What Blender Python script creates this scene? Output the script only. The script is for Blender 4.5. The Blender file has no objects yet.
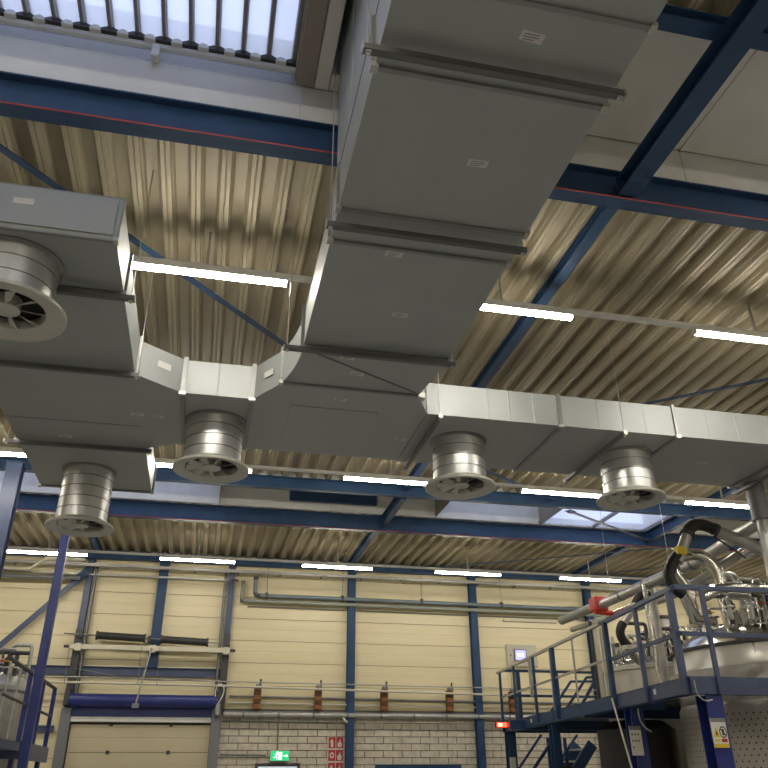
import bpy, math, random
from mathutils import Vector, Matrix
random.seed(7)
sc = bpy.context.scene
COL = sc.collection

# ------------------------------------------------------------------ camera, world, exposure
CAM_H = 1.6
th, ro, ya = (math.radians(a) for a in (27.264, -0.342, 12.622))
fw = Vector((math.sin(ya)*math.cos(th), math.cos(ya)*math.cos(th), math.sin(th)))
rt = Vector((math.cos(ya), -math.sin(ya), 0))
up = rt.cross(fw)
r2 = rt*math.cos(ro) + up*math.sin(ro)
u2 = -rt*math.sin(ro) + up*math.cos(ro)
cd = bpy.data.cameras.new('camera')
cd.sensor_width = 36; cd.sensor_fit = 'HORIZONTAL'; cd.lens = 769/768*36
cd.clip_start = 0.05; cd.clip_end = 200
cam = bpy.data.objects.new('camera', cd); COL.objects.link(cam)
m = Matrix((r2, u2, -fw)).transposed().to_4x4(); m.translation = (0, 0, CAM_H)
cam.matrix_world = m
sc.camera = cam

w = bpy.data.worlds.new('sky'); sc.world = w; w.use_nodes = True
bg = w.node_tree.nodes['Background']
bg.inputs[0].default_value = (0.64, 0.72, 0.95, 1); bg.inputs[1].default_value = 1.5
sc.view_settings.view_transform = 'Standard'; sc.view_settings.look = 'None'
sc.view_settings.exposure = 0.14; sc.view_settings.gamma = 1.0; sc.view_settings.use_curve_mapping = False
LAMP = 62.0

# ------------------------------------------------------------------ materials
MATS = {}
def mat(name, col, rough=0.5, metal=0.0, noise=0.0, nscale=6.0, stretch=(1, 1, 1), bump=0.0, bscale=40.0, emit=None, estr=0.0, spec=0.5, rvar=0.0):
    if name in MATS: return MATS[name]
    M = bpy.data.materials.new(name); M.use_nodes = True
    nt = M.node_tree; p = nt.nodes['Principled BSDF']
    p.inputs['Base Color'].default_value = (*col, 1); p.inputs['Roughness'].default_value = rough
    p.inputs['Metallic'].default_value = metal; p.inputs['Specular IOR Level'].default_value = spec
    if emit:
        p.inputs['Emission Color'].default_value = (*emit, 1); p.inputs['Emission Strength'].default_value = estr
    if noise or bump or rvar:
        g = nt.nodes.new('ShaderNodeNewGeometry'); mp = nt.nodes.new('ShaderNodeMapping')
        mp.inputs['Scale'].default_value = stretch
        nt.links.new(g.outputs['Position'], mp.inputs[0])
        n = nt.nodes.new('ShaderNodeTexNoise'); n.inputs['Scale'].default_value = nscale; n.inputs['Detail'].default_value = 5
        nt.links.new(mp.outputs[0], n.inputs['Vector'])
    if noise:
        mx = nt.nodes.new('ShaderNodeMix'); mx.data_type = 'RGBA'
        mx.inputs[6].default_value = (*[c*(1-noise) for c in col], 1); mx.inputs[7].default_value = (*[min(1, c*(1+noise)) for c in col], 1)
        cr = nt.nodes.new('ShaderNodeMapRange'); cr.inputs[1].default_value = 0.3; cr.inputs[2].default_value = 0.7
        nt.links.new(n.outputs['Fac'], cr.inputs[0]); nt.links.new(cr.outputs[0], mx.inputs[0]); nt.links.new(mx.outputs[2], p.inputs['Base Color'])
    if rvar:
        c2 = nt.nodes.new('ShaderNodeMapRange'); c2.inputs[1].default_value = 0.3; c2.inputs[2].default_value = 0.7
        c2.inputs[3].default_value = max(0.05, rough-rvar); c2.inputs[4].default_value = min(1, rough+rvar)
        nt.links.new(n.outputs['Fac'], c2.inputs[0]); nt.links.new(c2.outputs[0], p.inputs['Roughness'])
    if bump:
        n2 = nt.nodes.new('ShaderNodeTexNoise'); n2.inputs['Scale'].default_value = bscale; n2.inputs['Detail'].default_value = 3
        nt.links.new(mp.outputs[0], n2.inputs['Vector'])
        b = nt.nodes.new('ShaderNodeBump'); b.inputs['Strength'].default_value = bump; b.inputs['Distance'].default_value = 0.01
        nt.links.new(n2.outputs['Fac'], b.inputs['Height']); nt.links.new(b.outputs[0], p.inputs['Normal'])
    MATS[name] = M; return M
DUCT = mat('galvanised duct sheet', (0.37, 0.395, 0.40), 0.5, 0.35, 0.05, 3.0, rvar=0.08)
FLANGE = mat('galvanised flange', (0.27, 0.28, 0.28), 0.42, 0.5, 0.08, 9)
RAILM = mat('dark zinc channel', (0.16, 0.165, 0.17), 0.45, 0.5)
BRIGHT = mat('bright zinc', (0.52, 0.52, 0.50), 0.35, 0.6)
NECK = mat('spiral duct steel', (0.68, 0.69, 0.69), 0.38, 0.9)
NECKSEAM = mat('spiral duct seam', (0.28, 0.28, 0.28), 0.45, 0.8)
RING = mat('diffuser grey paint', (0.50, 0.50, 0.46), 0.45, 0.1, 0.05, 8)
VANE = mat('diffuser vane paint', (0.52, 0.52, 0.49), 0.45, 0.1)
DARK = mat('dark interior', (0.02, 0.02, 0.022), 0.8)
STICK = mat('paper sticker', (0.62, 0.62, 0.60), 0.7, 0, 0.06, 60)
DECK = mat('cream coated deck steel', (0.40, 0.35, 0.245), 0.48, 0.1, 0.10, 1.2, (3, 0.04, 0.1))
BOARD = mat('roof board', (0.35, 0.32, 0.26), 0.9)
SOFFIT = mat('grey soffit panel', (0.82, 0.80, 0.76), 0.6, 0, 0.04, 2)
SOFTRIM = mat('brown soffit trim', (0.36, 0.31, 0.27), 0.6)
CURB = mat('white curb board', (0.80, 0.80, 0.77), 0.5, 0, 0.07, 3)
BLUE = mat('dark blue steel paint', (0.030, 0.072, 0.16), 0.45, 0.0, 0.18, 4, (1, 3, 1), spec=0.3, rvar=0.08)
BLUE2 = mat('royal blue steel paint', (0.020, 0.036, 0.20), 0.35, 0.0, 0.12, 5)
BLUE3 = mat('grey blue steel paint', (0.060, 0.085, 0.17), 0.4, 0.0, 0.12, 5)
REDC = mat('red cable sheath', (0.42, 0.03, 0.03), 0.5)
GLASSBAR = mat('glazing bar', (0.30, 0.28, 0.27), 0.5, 0.2)
WHITEP = mat('white painted metal', (0.78, 0.78, 0.76), 0.45, 0, 0.05, 8)
PANEL = mat('cream wall panel', (0.86, 0.765, 0.50), 0.38, 0, 0.05, 1.2, (0.3, 1, 6), rvar=0.06)
DOORP = mat('cream door panel', (0.60, 0.53, 0.36), 0.5, 0, 0.04, 2)
BRICK = mat('pale sand-lime brick', (0.66, 0.60, 0.49), 0.85, 0, 0.14, 9, bump=0.25)
MORTAR = mat('grey mortar', (0.17, 0.15, 0.125), 0.95, 0, 0.1, 12)
FLOORM = mat('grey concrete floor', (0.40, 0.405, 0.40), 0.6, 0, 0.15, 1.5)
WALLM = mat('plain cream wall', (0.60, 0.53, 0.36), 0.6)
HOUSING = mat('lamp housing white', (0.70, 0.70, 0.66), 0.4)
TUBE = mat('lit lamp diffuser', (0.9, 0.9, 0.85), 0.4, emit=(1.0, 0.93, 0.80), estr=LAMP)
GALV = mat('galvanised steel', (0.50, 0.50, 0.48), 0.4, 0.7, 0.1, 10)
STEEL = mat('brushed stainless steel', (0.68, 0.66, 0.61), 0.35, 0.6, 0.08, 4, (1, 1, 0.2), rvar=0.08)
STEEL2 = mat('polished stainless pipe', (0.68, 0.67, 0.64), 0.2, 1.0)
JACKET = mat('dull stainless jacket', (0.58, 0.56, 0.52), 0.45, 0.4, 0.08, 3)
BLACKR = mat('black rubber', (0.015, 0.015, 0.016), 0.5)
DGREY = mat('dark grey painted steel', (0.07, 0.07, 0.075), 0.5, 0.2, 0.15, 9)
MGREY = mat('mid grey painted steel', (0.22, 0.23, 0.25), 0.45, 0.3)
BEAMC = mat('cream painted steel', (0.72, 0.68, 0.54), 0.45)
CONDC = mat('cream conduit plastic', (0.70, 0.66, 0.54), 0.45)
RUST = mat('orange brown wood', (0.27, 0.115, 0.035), 0.7, 0, 0.3, 14)
RUST2 = mat('dark brown wood', (0.12, 0.055, 0.022), 0.75, 0, 0.2, 14)
PIPEG = mat('grey green painted pipe', (0.33, 0.35, 0.30), 0.45, 0.1)
PIPEB = mat('blue grey painted pipe', (0.20, 0.25, 0.29), 0.4, 0.2)
REDP = mat('red plastic', (0.62, 0.035, 0.02), 0.45)
YEL = mat('yellow sign', (0.75, 0.55, 0.04), 0.5)
SIGNW = mat('white sign', (0.72, 0.71, 0.66), 0.5)
SIGNK = mat('black print', (0.03, 0.03, 0.03), 0.6)
SIGNR = mat('red sign print', (0.50, 0.04, 0.035), 0.5)
GREENL = mat('lit green exit sign', (0.02, 0.4, 0.14), 0.4, emit=(0.02, 0.62, 0.22), estr=0.8)
WHITEL = mat('lit white pictogram', (0.9, 0.9, 0.9), 0.4, emit=(0.85, 1.0, 0.9), estr=1.2)
SCREEN = mat('lit screen', (0.3, 0.3, 0.6), 0.3, emit=(0.5, 0.52, 1.0), estr=0.9)
SCREEN2 = mat('lit screen glyphs', (0.8, 0.8, 0.9), 0.3, emit=(0.85, 0.85, 1.0), estr=1.2)
LED = mat('lit red signal', (0.6, 0.02, 0.02), 0.3, emit=(1.0, 0.05, 0.02), estr=5.0)
LEDC = mat('lit red signal core', (0.9, 0.2, 0.1), 0.3, emit=(1.0, 0.35, 0.15), estr=9.0)
DOORL = mat('lit door window', (0.6, 0.65, 0.7), 0.2, emit=(0.62, 0.70, 0.80), estr=0.6)
BOX = mat('grey control box', (0.60, 0.57, 0.48), 0.5)
HOSEG = mat('green hose', (0.10, 0.16, 0.06), 0.5)
# milky skylight glazing: part clear, part scattering
PANE = bpy.data.materials.new('milky skylight glazing'); PANE.use_nodes = True
nt = PANE.node_tree
for n in list(nt.nodes):
    if n.type != 'OUTPUT_MATERIAL': nt.nodes.remove(n)
a = nt.nodes.new('ShaderNodeBsdfTransparent'); a.inputs[0].default_value = (0.86, 0.88, 0.92, 1)
b = nt.nodes.new('ShaderNodeBsdfTranslucent'); b.inputs[0].default_value = (0.9, 0.9, 0.93, 1)
x = nt.nodes.new('ShaderNodeMixShader'); x.inputs[0].default_value = 0.4
nt.links.new(a.outputs[0], x.inputs[1]); nt.links.new(b.outputs[0], x.inputs[2])
nt.links.new(x.outputs[0], [n for n in nt.nodes if n.type == 'OUTPUT_MATERIAL'][0].inputs[0])

# ------------------------------------------------------------------ mesh helpers
ORG = {}      # object name -> world origin
class MB:
    def __init__(s): s.v = []; s.f = []
    def add(s, vs, fs):
        o = len(s.v); s.v += [tuple(p) for p in vs]; s.f += [tuple(i+o for i in f) for f in fs]; return s
    def box(s, x0, x1, y0, y1, z0, z1):
        return s.add([(x0,y0,z0),(x1,y0,z0),(x1,y1,z0),(x0,y1,z0),(x0,y0,z1),(x1,y0,z1),(x1,y1,z1),(x0,y1,z1)],
                     [(3,2,1,0),(4,5,6,7),(0,1,5,4),(1,2,6,5),(2,3,7,6),(3,0,4,7)])
    def bar(s, p, q, wd, ht, upv=(0,0,1)):
        p, q = Vector(p), Vector(q); d = (q-p).normalized(); u = Vector(upv)
        if abs(d.dot(u)) > 0.99: u = Vector((0,1,0))
        r = d.cross(u).normalized(); u = r.cross(d)
        c = [(-wd/2,-ht/2),(wd/2,-ht/2),(wd/2,ht/2),(-wd/2,ht/2)]
        vs = [p+r*a+u*b for a,b in c]+[q+r*a+u*b for a,b in c]
        return s.add(vs, [(0,1,2,3),(7,6,5,4),(0,4,5,1),(1,5,6,2),(2,6,7,3),(3,7,4,0)])
    def prism(s, poly, axis, a, b):
        # poly in the two remaining axes (x,y) / (x,z) / (y,z)
        def mk(p, t):
            return {'z': (p[0],p[1],t), 'y': (p[0],t,p[1]), 'x': (t,p[0],p[1])}[axis]
        n = len(poly)
        return s.add([mk(p,a) for p in poly]+[mk(p,b) for p in poly],
                     [tuple(range(n-1,-1,-1)), tuple(range(n,2*n))]+[(i,(i+1)%n,n+(i+1)%n,n+i) for i in range(n)])
    def tube(s, path, r, n=10, caps=True):
        P = [Vector(p) for p in path]; rs = r if isinstance(r, (list, tuple)) else [r]*len(P)
        vs = []; u = None
        for i, p in enumerate(P):
            d = (P[min(i+1,len(P)-1)]-P[max(i-1,0)]).normalized()
            if u is None:
                u = Vector((0,0,1)) if abs(d.z) < 0.9 else Vector((0,1,0))
            u = (u-d*u.dot(d)).normalized(); rr = d.cross(u)
            for k in range(n):
                t = 2*math.pi*k/n; vs.append(p+(u*math.cos(t)+rr*math.sin(t))*rs[i])
        fs = [(i*n+k, i*n+(k+1)%n, (i+1)*n+(k+1)%n, (i+1)*n+k) for i in range(len(P)-1) for k in range(n)]
        if caps: fs += [tuple(range(n-1,-1,-1)), tuple(range((len(P)-1)*n, len(P)*n))]
        return s.add(vs, fs)
    def lathe(s, prof, c, n=32, a0=0.0, a1=None):
        cx, cy = c; vs = []; fs = []
        for r, z in prof:
            for k in range(n):
                t = 2*math.pi*k/n; vs.append((cx+r*math.cos(t), cy+r*math.sin(t), z))
        for i in range(len(prof)-1):
            for k in range(n): fs.append((i*n+k, i*n+(k+1)%n, (i+1)*n+(k+1)%n, (i+1)*n+k))
        return s.add(vs, fs)
    def build(s, name, material, parent=None, smooth=False, kind=None, label=None, origin=None):
        xs = [Vector((min(p[i] for p in s.v) for i in range(3))), Vector((max(p[i] for p in s.v) for i in range(3)))]
        o0 = Vector(origin) if origin else Vector(((xs[0].x+xs[1].x)/2, (xs[0].y+xs[1].y)/2, xs[0].z))
        me = bpy.data.meshes.new(name); me.from_pydata([tuple(Vector(p)-o0) for p in s.v], [], s.f); me.update()
        me.materials.append(material)
        if smooth:
            me.polygons.foreach_set('use_smooth', [True]*len(me.polygons))
            try: me.set_sharp_from_angle(angle=math.radians(40))
            except Exception: pass
        ob = bpy.data.objects.new(name, me); COL.objects.link(ob)
        place(ob, o0, parent)
        if kind: ob['kind'] = kind
        if label: ob['label'] = label
        return ob
def place(ob, world, parent):
    ORG[ob.name] = Vector(world)
    if parent is not None:
        ob.parent = parent; ob.location = Vector(world)-ORG[parent.name]
    else: ob.location = world
def copy_at(src, world, parent):
    o = src.copy(); COL.objects.link(o); o.parent = None
    place(o, world, parent); return o
def fixn(ob):
    import bmesh
    bm = bmesh.new(); bm.from_mesh(ob.data); bmesh.ops.recalc_face_normals(bm, faces=bm.faces); bm.to_mesh(ob.data); bm.free(); return ob
def bevel(ob, wd=0.004, seg=1):
    md = ob.modifiers.new('bevel', 'BEVEL'); md.width = wd; md.segments = seg; md.limit_method = 'ANGLE'; return ob
def thing(name, label, cat, loc, group=None):
    o = bpy.data.objects.new(name, None); COL.objects.link(o); o.empty_display_size = 0.1
    o.location = loc; ORG[o.name] = Vector(loc)
    o['label'] = label; o['category'] = cat
    if group: o['group'] = group
    return o
def struct(name, loc=(0,0,0), label=None):
    o = bpy.data.objects.new(name, None); COL.objects.link(o); o.empty_display_size = 0.1
    o.location = loc; ORG[o.name] = Vector(loc); o['kind'] = 'structure'
    if label: o['label'] = label
    return o
def tag(o, label, cat, group=None):
    o['label'] = label; o['category'] = cat
    if group: o['group'] = group
    return o
def B(*a): return MB().box(*a)
def T(path, r, n=10): return MB().tube(path, r, n)
def arc(p0, p1, p2, n=6):
    p0, p1, p2 = map(Vector, (p0, p1, p2))
    return [p0*(1-t)**2+p1*2*t*(1-t)+p2*t*t for t in [i/n for i in range(n+1)]]

X0, X1, Y0, W = -9.0, 17.0, -7.0, 18.2
DZ = 6.20         # underside of the deck
DB = 5.05         # underside of the ducts
DT = 5.42

# ------------------------------------------------------------------ room shell
o = B(X0-.3, X1+.3, Y0-.3, W+.6, -.2, 0).build('floor', FLOORM); o['kind'] = 'structure'; o['label'] = 'grey concrete hall floor'
for nm, bx in (('wall_left', (X0-.3, X0, Y0, W+.3, 0, 7)), ('wall_right', (X1, X1+.3, Y0, W+.3, 0, 7)), ('wall_back', (X0, X1, Y0-.3, Y0, 0, 7))):
    o = B(*bx).build(nm, WALLM); o['kind'] = 'structure'; o['label'] = 'plain cream hall side wall'

wf = B(X0, X1, W+.05, W+.3, 0, 7).build('wall_far', MORTAR); wf['kind'] = 'structure'
wf['label'] = 'far hall wall of cream panels above pale brickwork'
cols_x = [-8.8, -5.7, -2.68, 0.44, 3.24, 6.22, 9.25, 12.2, 15.1]
edges = [X0] + cols_x + [X1]
src = {}
PH = 0.475
for i in range(len(edges)-1):
    a, b = edges[i], edges[i+1]
    zb0 = 0.0 if b < 0.0 else 2.97
    if a == -2.68: zb0 = 2.8
    z = 6.30
    while z-PH > zb0-0.3:
        z0 = max(z-PH, zb0)
        if z-z0 > 0.05:
            # horizontal sandwich panel with a shallow groove along its middle
            y = W-.004; h = z-z0; pr = [(W+.05, z0+.006), (W+.0, z0+.006), (W-.004, z0+.012), (W-.004, z0+h*.5-.01), (W-.001, z0+h*.5), (W-.004, z0+h*.5+.01), (W-.004, z-.006), (W+.0, z-.002), (W+.05, z-.002)]
            if h < PH-.001: pr = [(W+.05, z0+.006), (W-.004, z0+.006), (W-.004, z-.004), (W+.05, z-.004)]
            MB().prism(pr, 'x', a+.004, b-.004).build('wall_panel', PANEL, wf)
        z -= PH
# bricks
bl, bh, jt = 0.42, 0.138, 0.014
brick0 = None; rest = MB()
row = 0; zt = 2.86
while zt-row*bh > 0.05:
    z1 = zt-row*bh; z0 = z1-bh+jt
    k = 0; xx = 0.45-(bl/2 if row % 2 else 0)
    while xx < X1:
        a, b = max(xx, 0.46), min(xx+bl-jt, X1)
        if b-a > 0.05:
            dy = random.uniform(-.004, .004)
            if row < 8 and b < 10.5:
                if b-a > bl-jt-.001:
                    if brick0 is None: brick0 = ob = B(a, b, W-.008+dy, W+.05, z0, z1).build('brick', BRICK, wf)
                    else: ob = copy_at(brick0, ((a+b)/2, W+.021+dy, z0), wf)
                else: B(a, b, W-.008, W+.05, z0, z1).build('brick', BRICK, wf)
            else: rest.box(a, b, W-.008, W+.05, z0, z1)
        xx += bl; k += 1
    row += 1
o = rest.build('brickwork', BRICK, wf); o['kind'] = 'stuff'

# ------------------------------------------------------------------ roof deck and skylight bays
ceil = struct('ceiling', (4, 6, DZ), 'corrugated cream steel roof deck between blue beams')
def deck_profile():
    pts = []
    for r in range(4):
        x = r*.25
        pts += [(x, 0), (x+.032, 0), (x+.04, .01), (x+.048, 0), (x+.08, 0), (x+.091, .045), (x+.098, .05), (x+.110, .1), (x+.216, .1), (x+.230, .05), (x+.237, .045), (x+.2495, .003)]
    pts.append((1.0, 0))
    return pts
dp = deck_profile()
for ya_, yb_ in ((Y0, 2.97), (4.50, 12.46), (14.28, W+.2)):
    s0 = None
    for i in range(26):
        xa = X0+i
        if s0 is None:
            mb = MB(); n = len(dp)
            t = .0015
            lo = [(xa+p[0], p[1]+DZ) for p in dp]; hi = [(xa+p[0], p[1]+DZ+t) for p in dp]
            mb.add([(p[0], ya_, p[1]) for p in lo]+[(p[0], yb_, p[1]) for p in lo], [(k, n+k, n+k+1, k+1) for k in range(n-1)])
            s0 = mb.build('deck_sheet', DECK, ceil)
        else: copy_at(s0, (xa+.5, (ya_+yb_)/2, DZ), ceil)
    B(X0, X1, ya_, yb_, DZ+.105, DZ+.2).build('roof_board', BOARD, ceil)
SZ = 6.568
def soffit(x0, x1, y0, y1, m=SOFFIT):
    bevel(B(x0+.003, x1-.003, y0, y1, SZ, SZ+.05).build('soffit_panel', m, ceil), .006)
S1 = (3.03, 4.44); S2 = (12.54, 14.14)
for a, b, m_ in ((.28, .43, SOFTRIM), (.43, .55, SOFFIT), (2.03, 3.70, SOFFIT), (3.70, 4.9, SOFFIT), (8.85, 11.5, SOFFIT), (11.5, 14.2, SOFFIT), (14.2, 17, SOFFIT)): soffit(a, b, *S1, m_)
soffit(.55, 2.03, 4.27, 4.44)
for a, b in ((0.0, 1.4), (1.4, 2.8), (2.8, 4.2), (8.75, 11.5), (11.5, 14.2), (14.2, 17)): soffit(a, b, *S2)
# roof plate over the opaque parts of both bays so that no daylight leaks in
for a, b, ys in ((.28, 4.9, S1), (8.85, X1, S1), (0, 4.2, S2), (8.75, X1, S2)):
    B(a, b, ys[0]-.12, ys[1]+.12, 7.15, 7.2).build('roof_board', BOARD, ceil)
for x in (.28, 4.9, 8.85): B(x-.01, x+.01, *S1, SZ+.05, 7.15).build('upstand', BOARD, ceil)
for x in (0, 4.2, 6.4, 8.75): B(x-.01, x+.01, *S2, 6.225, 7.15).build('upstand', BOARD, ceil)
k = 1
def curb(y0, y1, label, segs, low=()):
    global k
    e = struct('trim_%d' % k, (4, (y0+y1)/2, DZ), label); k += 1
    for a, b in segs: bevel(B(a+.002, b-.002, y0, y1, DZ+.01, 6.225 if (a, b) in low else SZ).build('curb_board', CURB, e), .005)
    far = y1 in (4.50, 14.20)
    for a, b in segs:
        if (a, b) not in low: B(a, b, y1 if far else y0-.03, y1+.03 if far else y0, SZ, 7.15).build('curb_upstand', WHITEP, e)
curb(4.44, 4.50, 'white curb board of the near skylight above the blue beam', ((X0, -3), (-3, .33), (.33, 3.7), (3.7, 8.8), (8.8, X1)))
curb(2.97, 3.03, 'near white curb board of the near skylight', ((X0, X1),))
curb(14.14, 14.20, 'white curb board of the far skylight above the blue beam', ((X0, 0), (0, 2.1), (2.1, 4.2), (4.2, 6.4), (6.4, 8.75), (8.75, X1)), ((6.4, 8.75),))
curb(12.46, 12.52, 'near white curb board of the far skylight', ((X0, 0), (0, 4.2), (4.2, 6.4), (6.4, 8.75), (8.75, X1)), ((6.4, 8.75),))

def skylight(idx, xa, xb, ys, label, pitch, railbits, dz=0.0):
    e = struct('window_%d' % idx, ((xa+xb)/2, ys[1], SZ), label)
    y0, y1 = ys
    n = round((xb-xa)/pitch); p0 = b0 = s0 = c0 = None
    if not dz: bevel(B(xa, xb, y1-.05, y1, 6.675+dz, 6.722+dz).build('sill_rail', WHITEP, e), .006)
    if not dz: B(xa, xb, y1-.012, y1-.004, SZ+dz, 6.675+dz).build('pane', PANE, e)
    if not dz: B(xa, xb, y0, y0+.05, 6.675+dz, 6.722+dz).build('head_rail', WHITEP, e)
    for i in range(n):
        xc = xb-(i+.5)*pitch-.03
        if p0 is None:
            p0 = B(xc-pitch/2+.018, xc+pitch/2-.018, y0, y1, 6.815+dz, 6.821+dz).build('pane', PANE, e)
        else: copy_at(p0, (xc, (y0+y1)/2, 6.815+dz), e)
    for i in range(n+1):
        xc = xb-i*pitch-.03
        if b0 is None:
            mb = MB().prism([(xc-.014, 6.76+dz), (xc+.014, 6.76+dz), (xc+.017, 6.825+dz), (xc-.017, 6.825+dz)], 'y', y0, y1-.02)
            mb.box(xc-.022, xc+.022, y0, y1, 6.825+dz, 6.845+dz)
            b0 = mb.build('glazing_bar', GLASSBAR, e)
            if railbits:
                pts = [(xc-.085, 6.73)]+[(xc-.085+.17*t, 6.73+.05*math.sin(math.pi*t)**.7) for t in (.08,.2,.35,.5,.65,.8,.92)]+[(xc+.085, 6.73)]
                s0 = MB().prism(pts, 'y', y1-.075, y1-.02).build('bar_shoe', DGREY, e)
                c0 = MB().prism([(xc+.1+.042*math.cos(q*math.pi/8), 6.715+.05*math.sin(q*math.pi/8)) for q in range(9)], 'y', y1-.085, y1-.05).build('rail_lug', WHITEP, e)
        else:
            copy_at(b0, (xc, (y0+y1)/2, 6.76+dz), e)
            if railbits:
                copy_at(s0, (xc, y1-.0475, 6.73), e); copy_at(c0, (xc+.1, y1-.0675, 6.715), e)
    return e
w1 = skylight(1, X0, .28, S1, 'milky skylight with dark glazing bars beside the grey soffit', .2027, True)
bevel(B(-.84, -.78, 4.36, 4.44, 6.55, 6.68).build('bracket', WHITEP, w1), .005)
skylight(2, 4.9, 8.85, S1, 'milky skylight right of the grey soffit panels', .25, True)
skylight(3, X0, 0, S2, 'milky far skylight behind the left duct', .45, False)
skylight(4, 4.2, 6.4, S2, 'milky far skylight above the third diffuser', .55, False)
skylight(5, 6.4, 8.75, S2, 'bright flush far skylight pane above the right hand tanks', 1.17, False, -.585)

# ------------------------------------------------------------------ blue roof steel
def ibeam_x(name, label, xa, xb, yc, z0, h, bf, tf=.014, tw=.012, m_=BLUE, stiff=()):
    e = thing(name, label, 'beam', ((xa+xb)/2, yc, z0))
    B(xa, xb, yc-bf/2, yc+bf/2, z0, z0+tf).build('flange', m_, e)
    B(xa, xb, yc-bf/2, yc+bf/2, z0+h-tf, z0+h).build('flange', m_, e)
    B(xa, xb, yc-tw/2, yc+tw/2, z0+tf, z0+h-tf).build('web', m_, e)
    for s in stiff: B(s-.005, s+.005, yc-bf/2+.01, yc-tw/2, z0+tf, z0+h-tf).build('stiffener', m_, e)
    return e
def ibeam_y(name, label, xc, ya_, yb_, z0, h, bf, tf=.012, tw=.01, m_=BLUE):
    e = thing(name, label, 'beam', (xc, (ya_+yb_)/2, z0))
    B(xc-bf/2, xc+bf/2, ya_, yb_, z0, z0+tf).build('flange', m_, e)
    B(xc-bf/2, xc+bf/2, ya_, yb_, z0+h-tf, z0+h).build('flange', m_, e)
    B(xc-tw/2, xc+tw/2, ya_, yb_, z0+tf, z0+h-tf).build('web', m_, e)
    B(xc-bf/2, xc+bf/2, ya_, ya_+.012, z0+tf, z0+h-tf).build('end_plate', m_, e)
    B(xc-bf/2, xc+bf/2, yb_-.012, yb_, z0+tf, z0+h-tf).build('end_plate', m_, e)
    return e
A_Y = 4.50
ibeam_x('steel_beam', 'blue steel beam with red cable under the near skylight', X0, X1, A_Y, 5.90, .30, .14, stiff=(-2.5, 3.13, 8.8))
ibeam_x('steel_beam', 'blue steel beam in the top right corner crossing a wider beam', X0, X1, 2.97, 6.09, .11, .12)
ibeam_x('steel_beam', 'blue steel beam behind the middle row of lamps under the far skylight edge', X0, X1, 12.46, 6.00, .20, .12)
ibeam_x('steel_beam', 'blue steel beam spanning the hall below the far white skylight curb', X0, X1, 14.28, 5.90, .30, .14, stiff=(-2.5, 3.15, 8.8))
ibeam_x('steel_beam', 'dark blue eaves beam along the top of the far cream wall', X0, X1, 17.98, 6.02, .18, .14)
ibeam_y('steel_beam', 'wide blue steel beam slanting across the grey soffit panels at upper right', 3.08, Y0, 4.42, 5.92, .165, .17)
for xc, w1_, w2_, w3_ in ((-2.5, 'hidden over the left duct', 'above the left duct end', 'left of the roller door'), (3.15, 'right of the main duct', 'left of the second round diffuser', 'above the middle wall column'), (8.8, 'above the right duct branch', 'at the right end of the far skylight', 'above the right hand tanks')):
    ibeam_y('roof_purlin', 'slim blue roof purlin under the near corrugated deck '+w1_, xc, 4.60, 12.38, 6.09, .11, .11)
    ibeam_y('roof_purlin', 'slim blue purlin across the far skylight bay '+w2_, xc, 12.55, 14.18, 5.98, .2, .11)
    ibeam_y('roof_purlin', 'slim blue roof purlin under the far corrugated deck '+w3_, xc, 14.38, 17.88, 6.09, .11, .11)
o = T([(X0, 4.418, 5.893), (-4, 4.418, 5.888), (0, 4.418, 5.893), (4, 4.418, 5.888), (8, 4.418, 5.893), (X1, 4.418, 5.893)], .006, 8).build('red_cable', REDC, smooth=True)
tag(o, 'thin red cable running along the bottom flange of the near blue beam', 'cable')
o = T([(X0, 14.18, 5.895), (4, 14.18, 5.89), (X1, 14.18, 5.895)], .006, 8).build('red_cable', REDC, smooth=True)
tag(o, 'thin red cable along the bottom edge of the far blue beam', 'cable')
def brace(label, p, q, m_=BLUE):
    d = (Vector(q)-Vector(p)).normalized()
    e = thing('wind_brace', label, 'brace', p)
    MB().bar(p, q, .07, .012).build('flat_bar', m_, e)
    for c, s in ((p, 1), (q, -1)):
        c = Vector(c); MB().bar(c-d*s*.02, c+d*s*.16, .12, .02).build('gusset_plate', m_, e)
brace('blue diagonal brace behind the left duct crossing to the main duct', (-2.4, 4.66, 6.08), (3.05, 10.35, 6.08))
brace('blue diagonal brace under the deck above the right duct branch', (3.25, 10.2, 6.08), (8.7, 5.6, 6.08))
brace('dark diagonal brace just right of the second round diffuser', (3.25, 10.45, 6.08), (5.85, 12.36, 6.08))
brace('grey blue diagonal brace across the far skylight pane', (6.3, 12.62, 6.0), (8.7, 14.1, 6.0), BLUE3)
brace('dark diagonal brace under the far deck above the control screen', (4.7, 17.85, 6.09), (9.6, 14.9, 6.09))
brace('dark diagonal brace under the far deck near the black hoses', (8.9, 17.8, 6.09), (12.6, 14.6, 6.09))
o = bevel(B(1.3, 3.0, 14.06, 14.14, 6.36, 6.58).build('vent_panel', BLUE), .006); tag(o, 'dark blue rectangular panel on the far skylight curb', 'panel')

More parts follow.
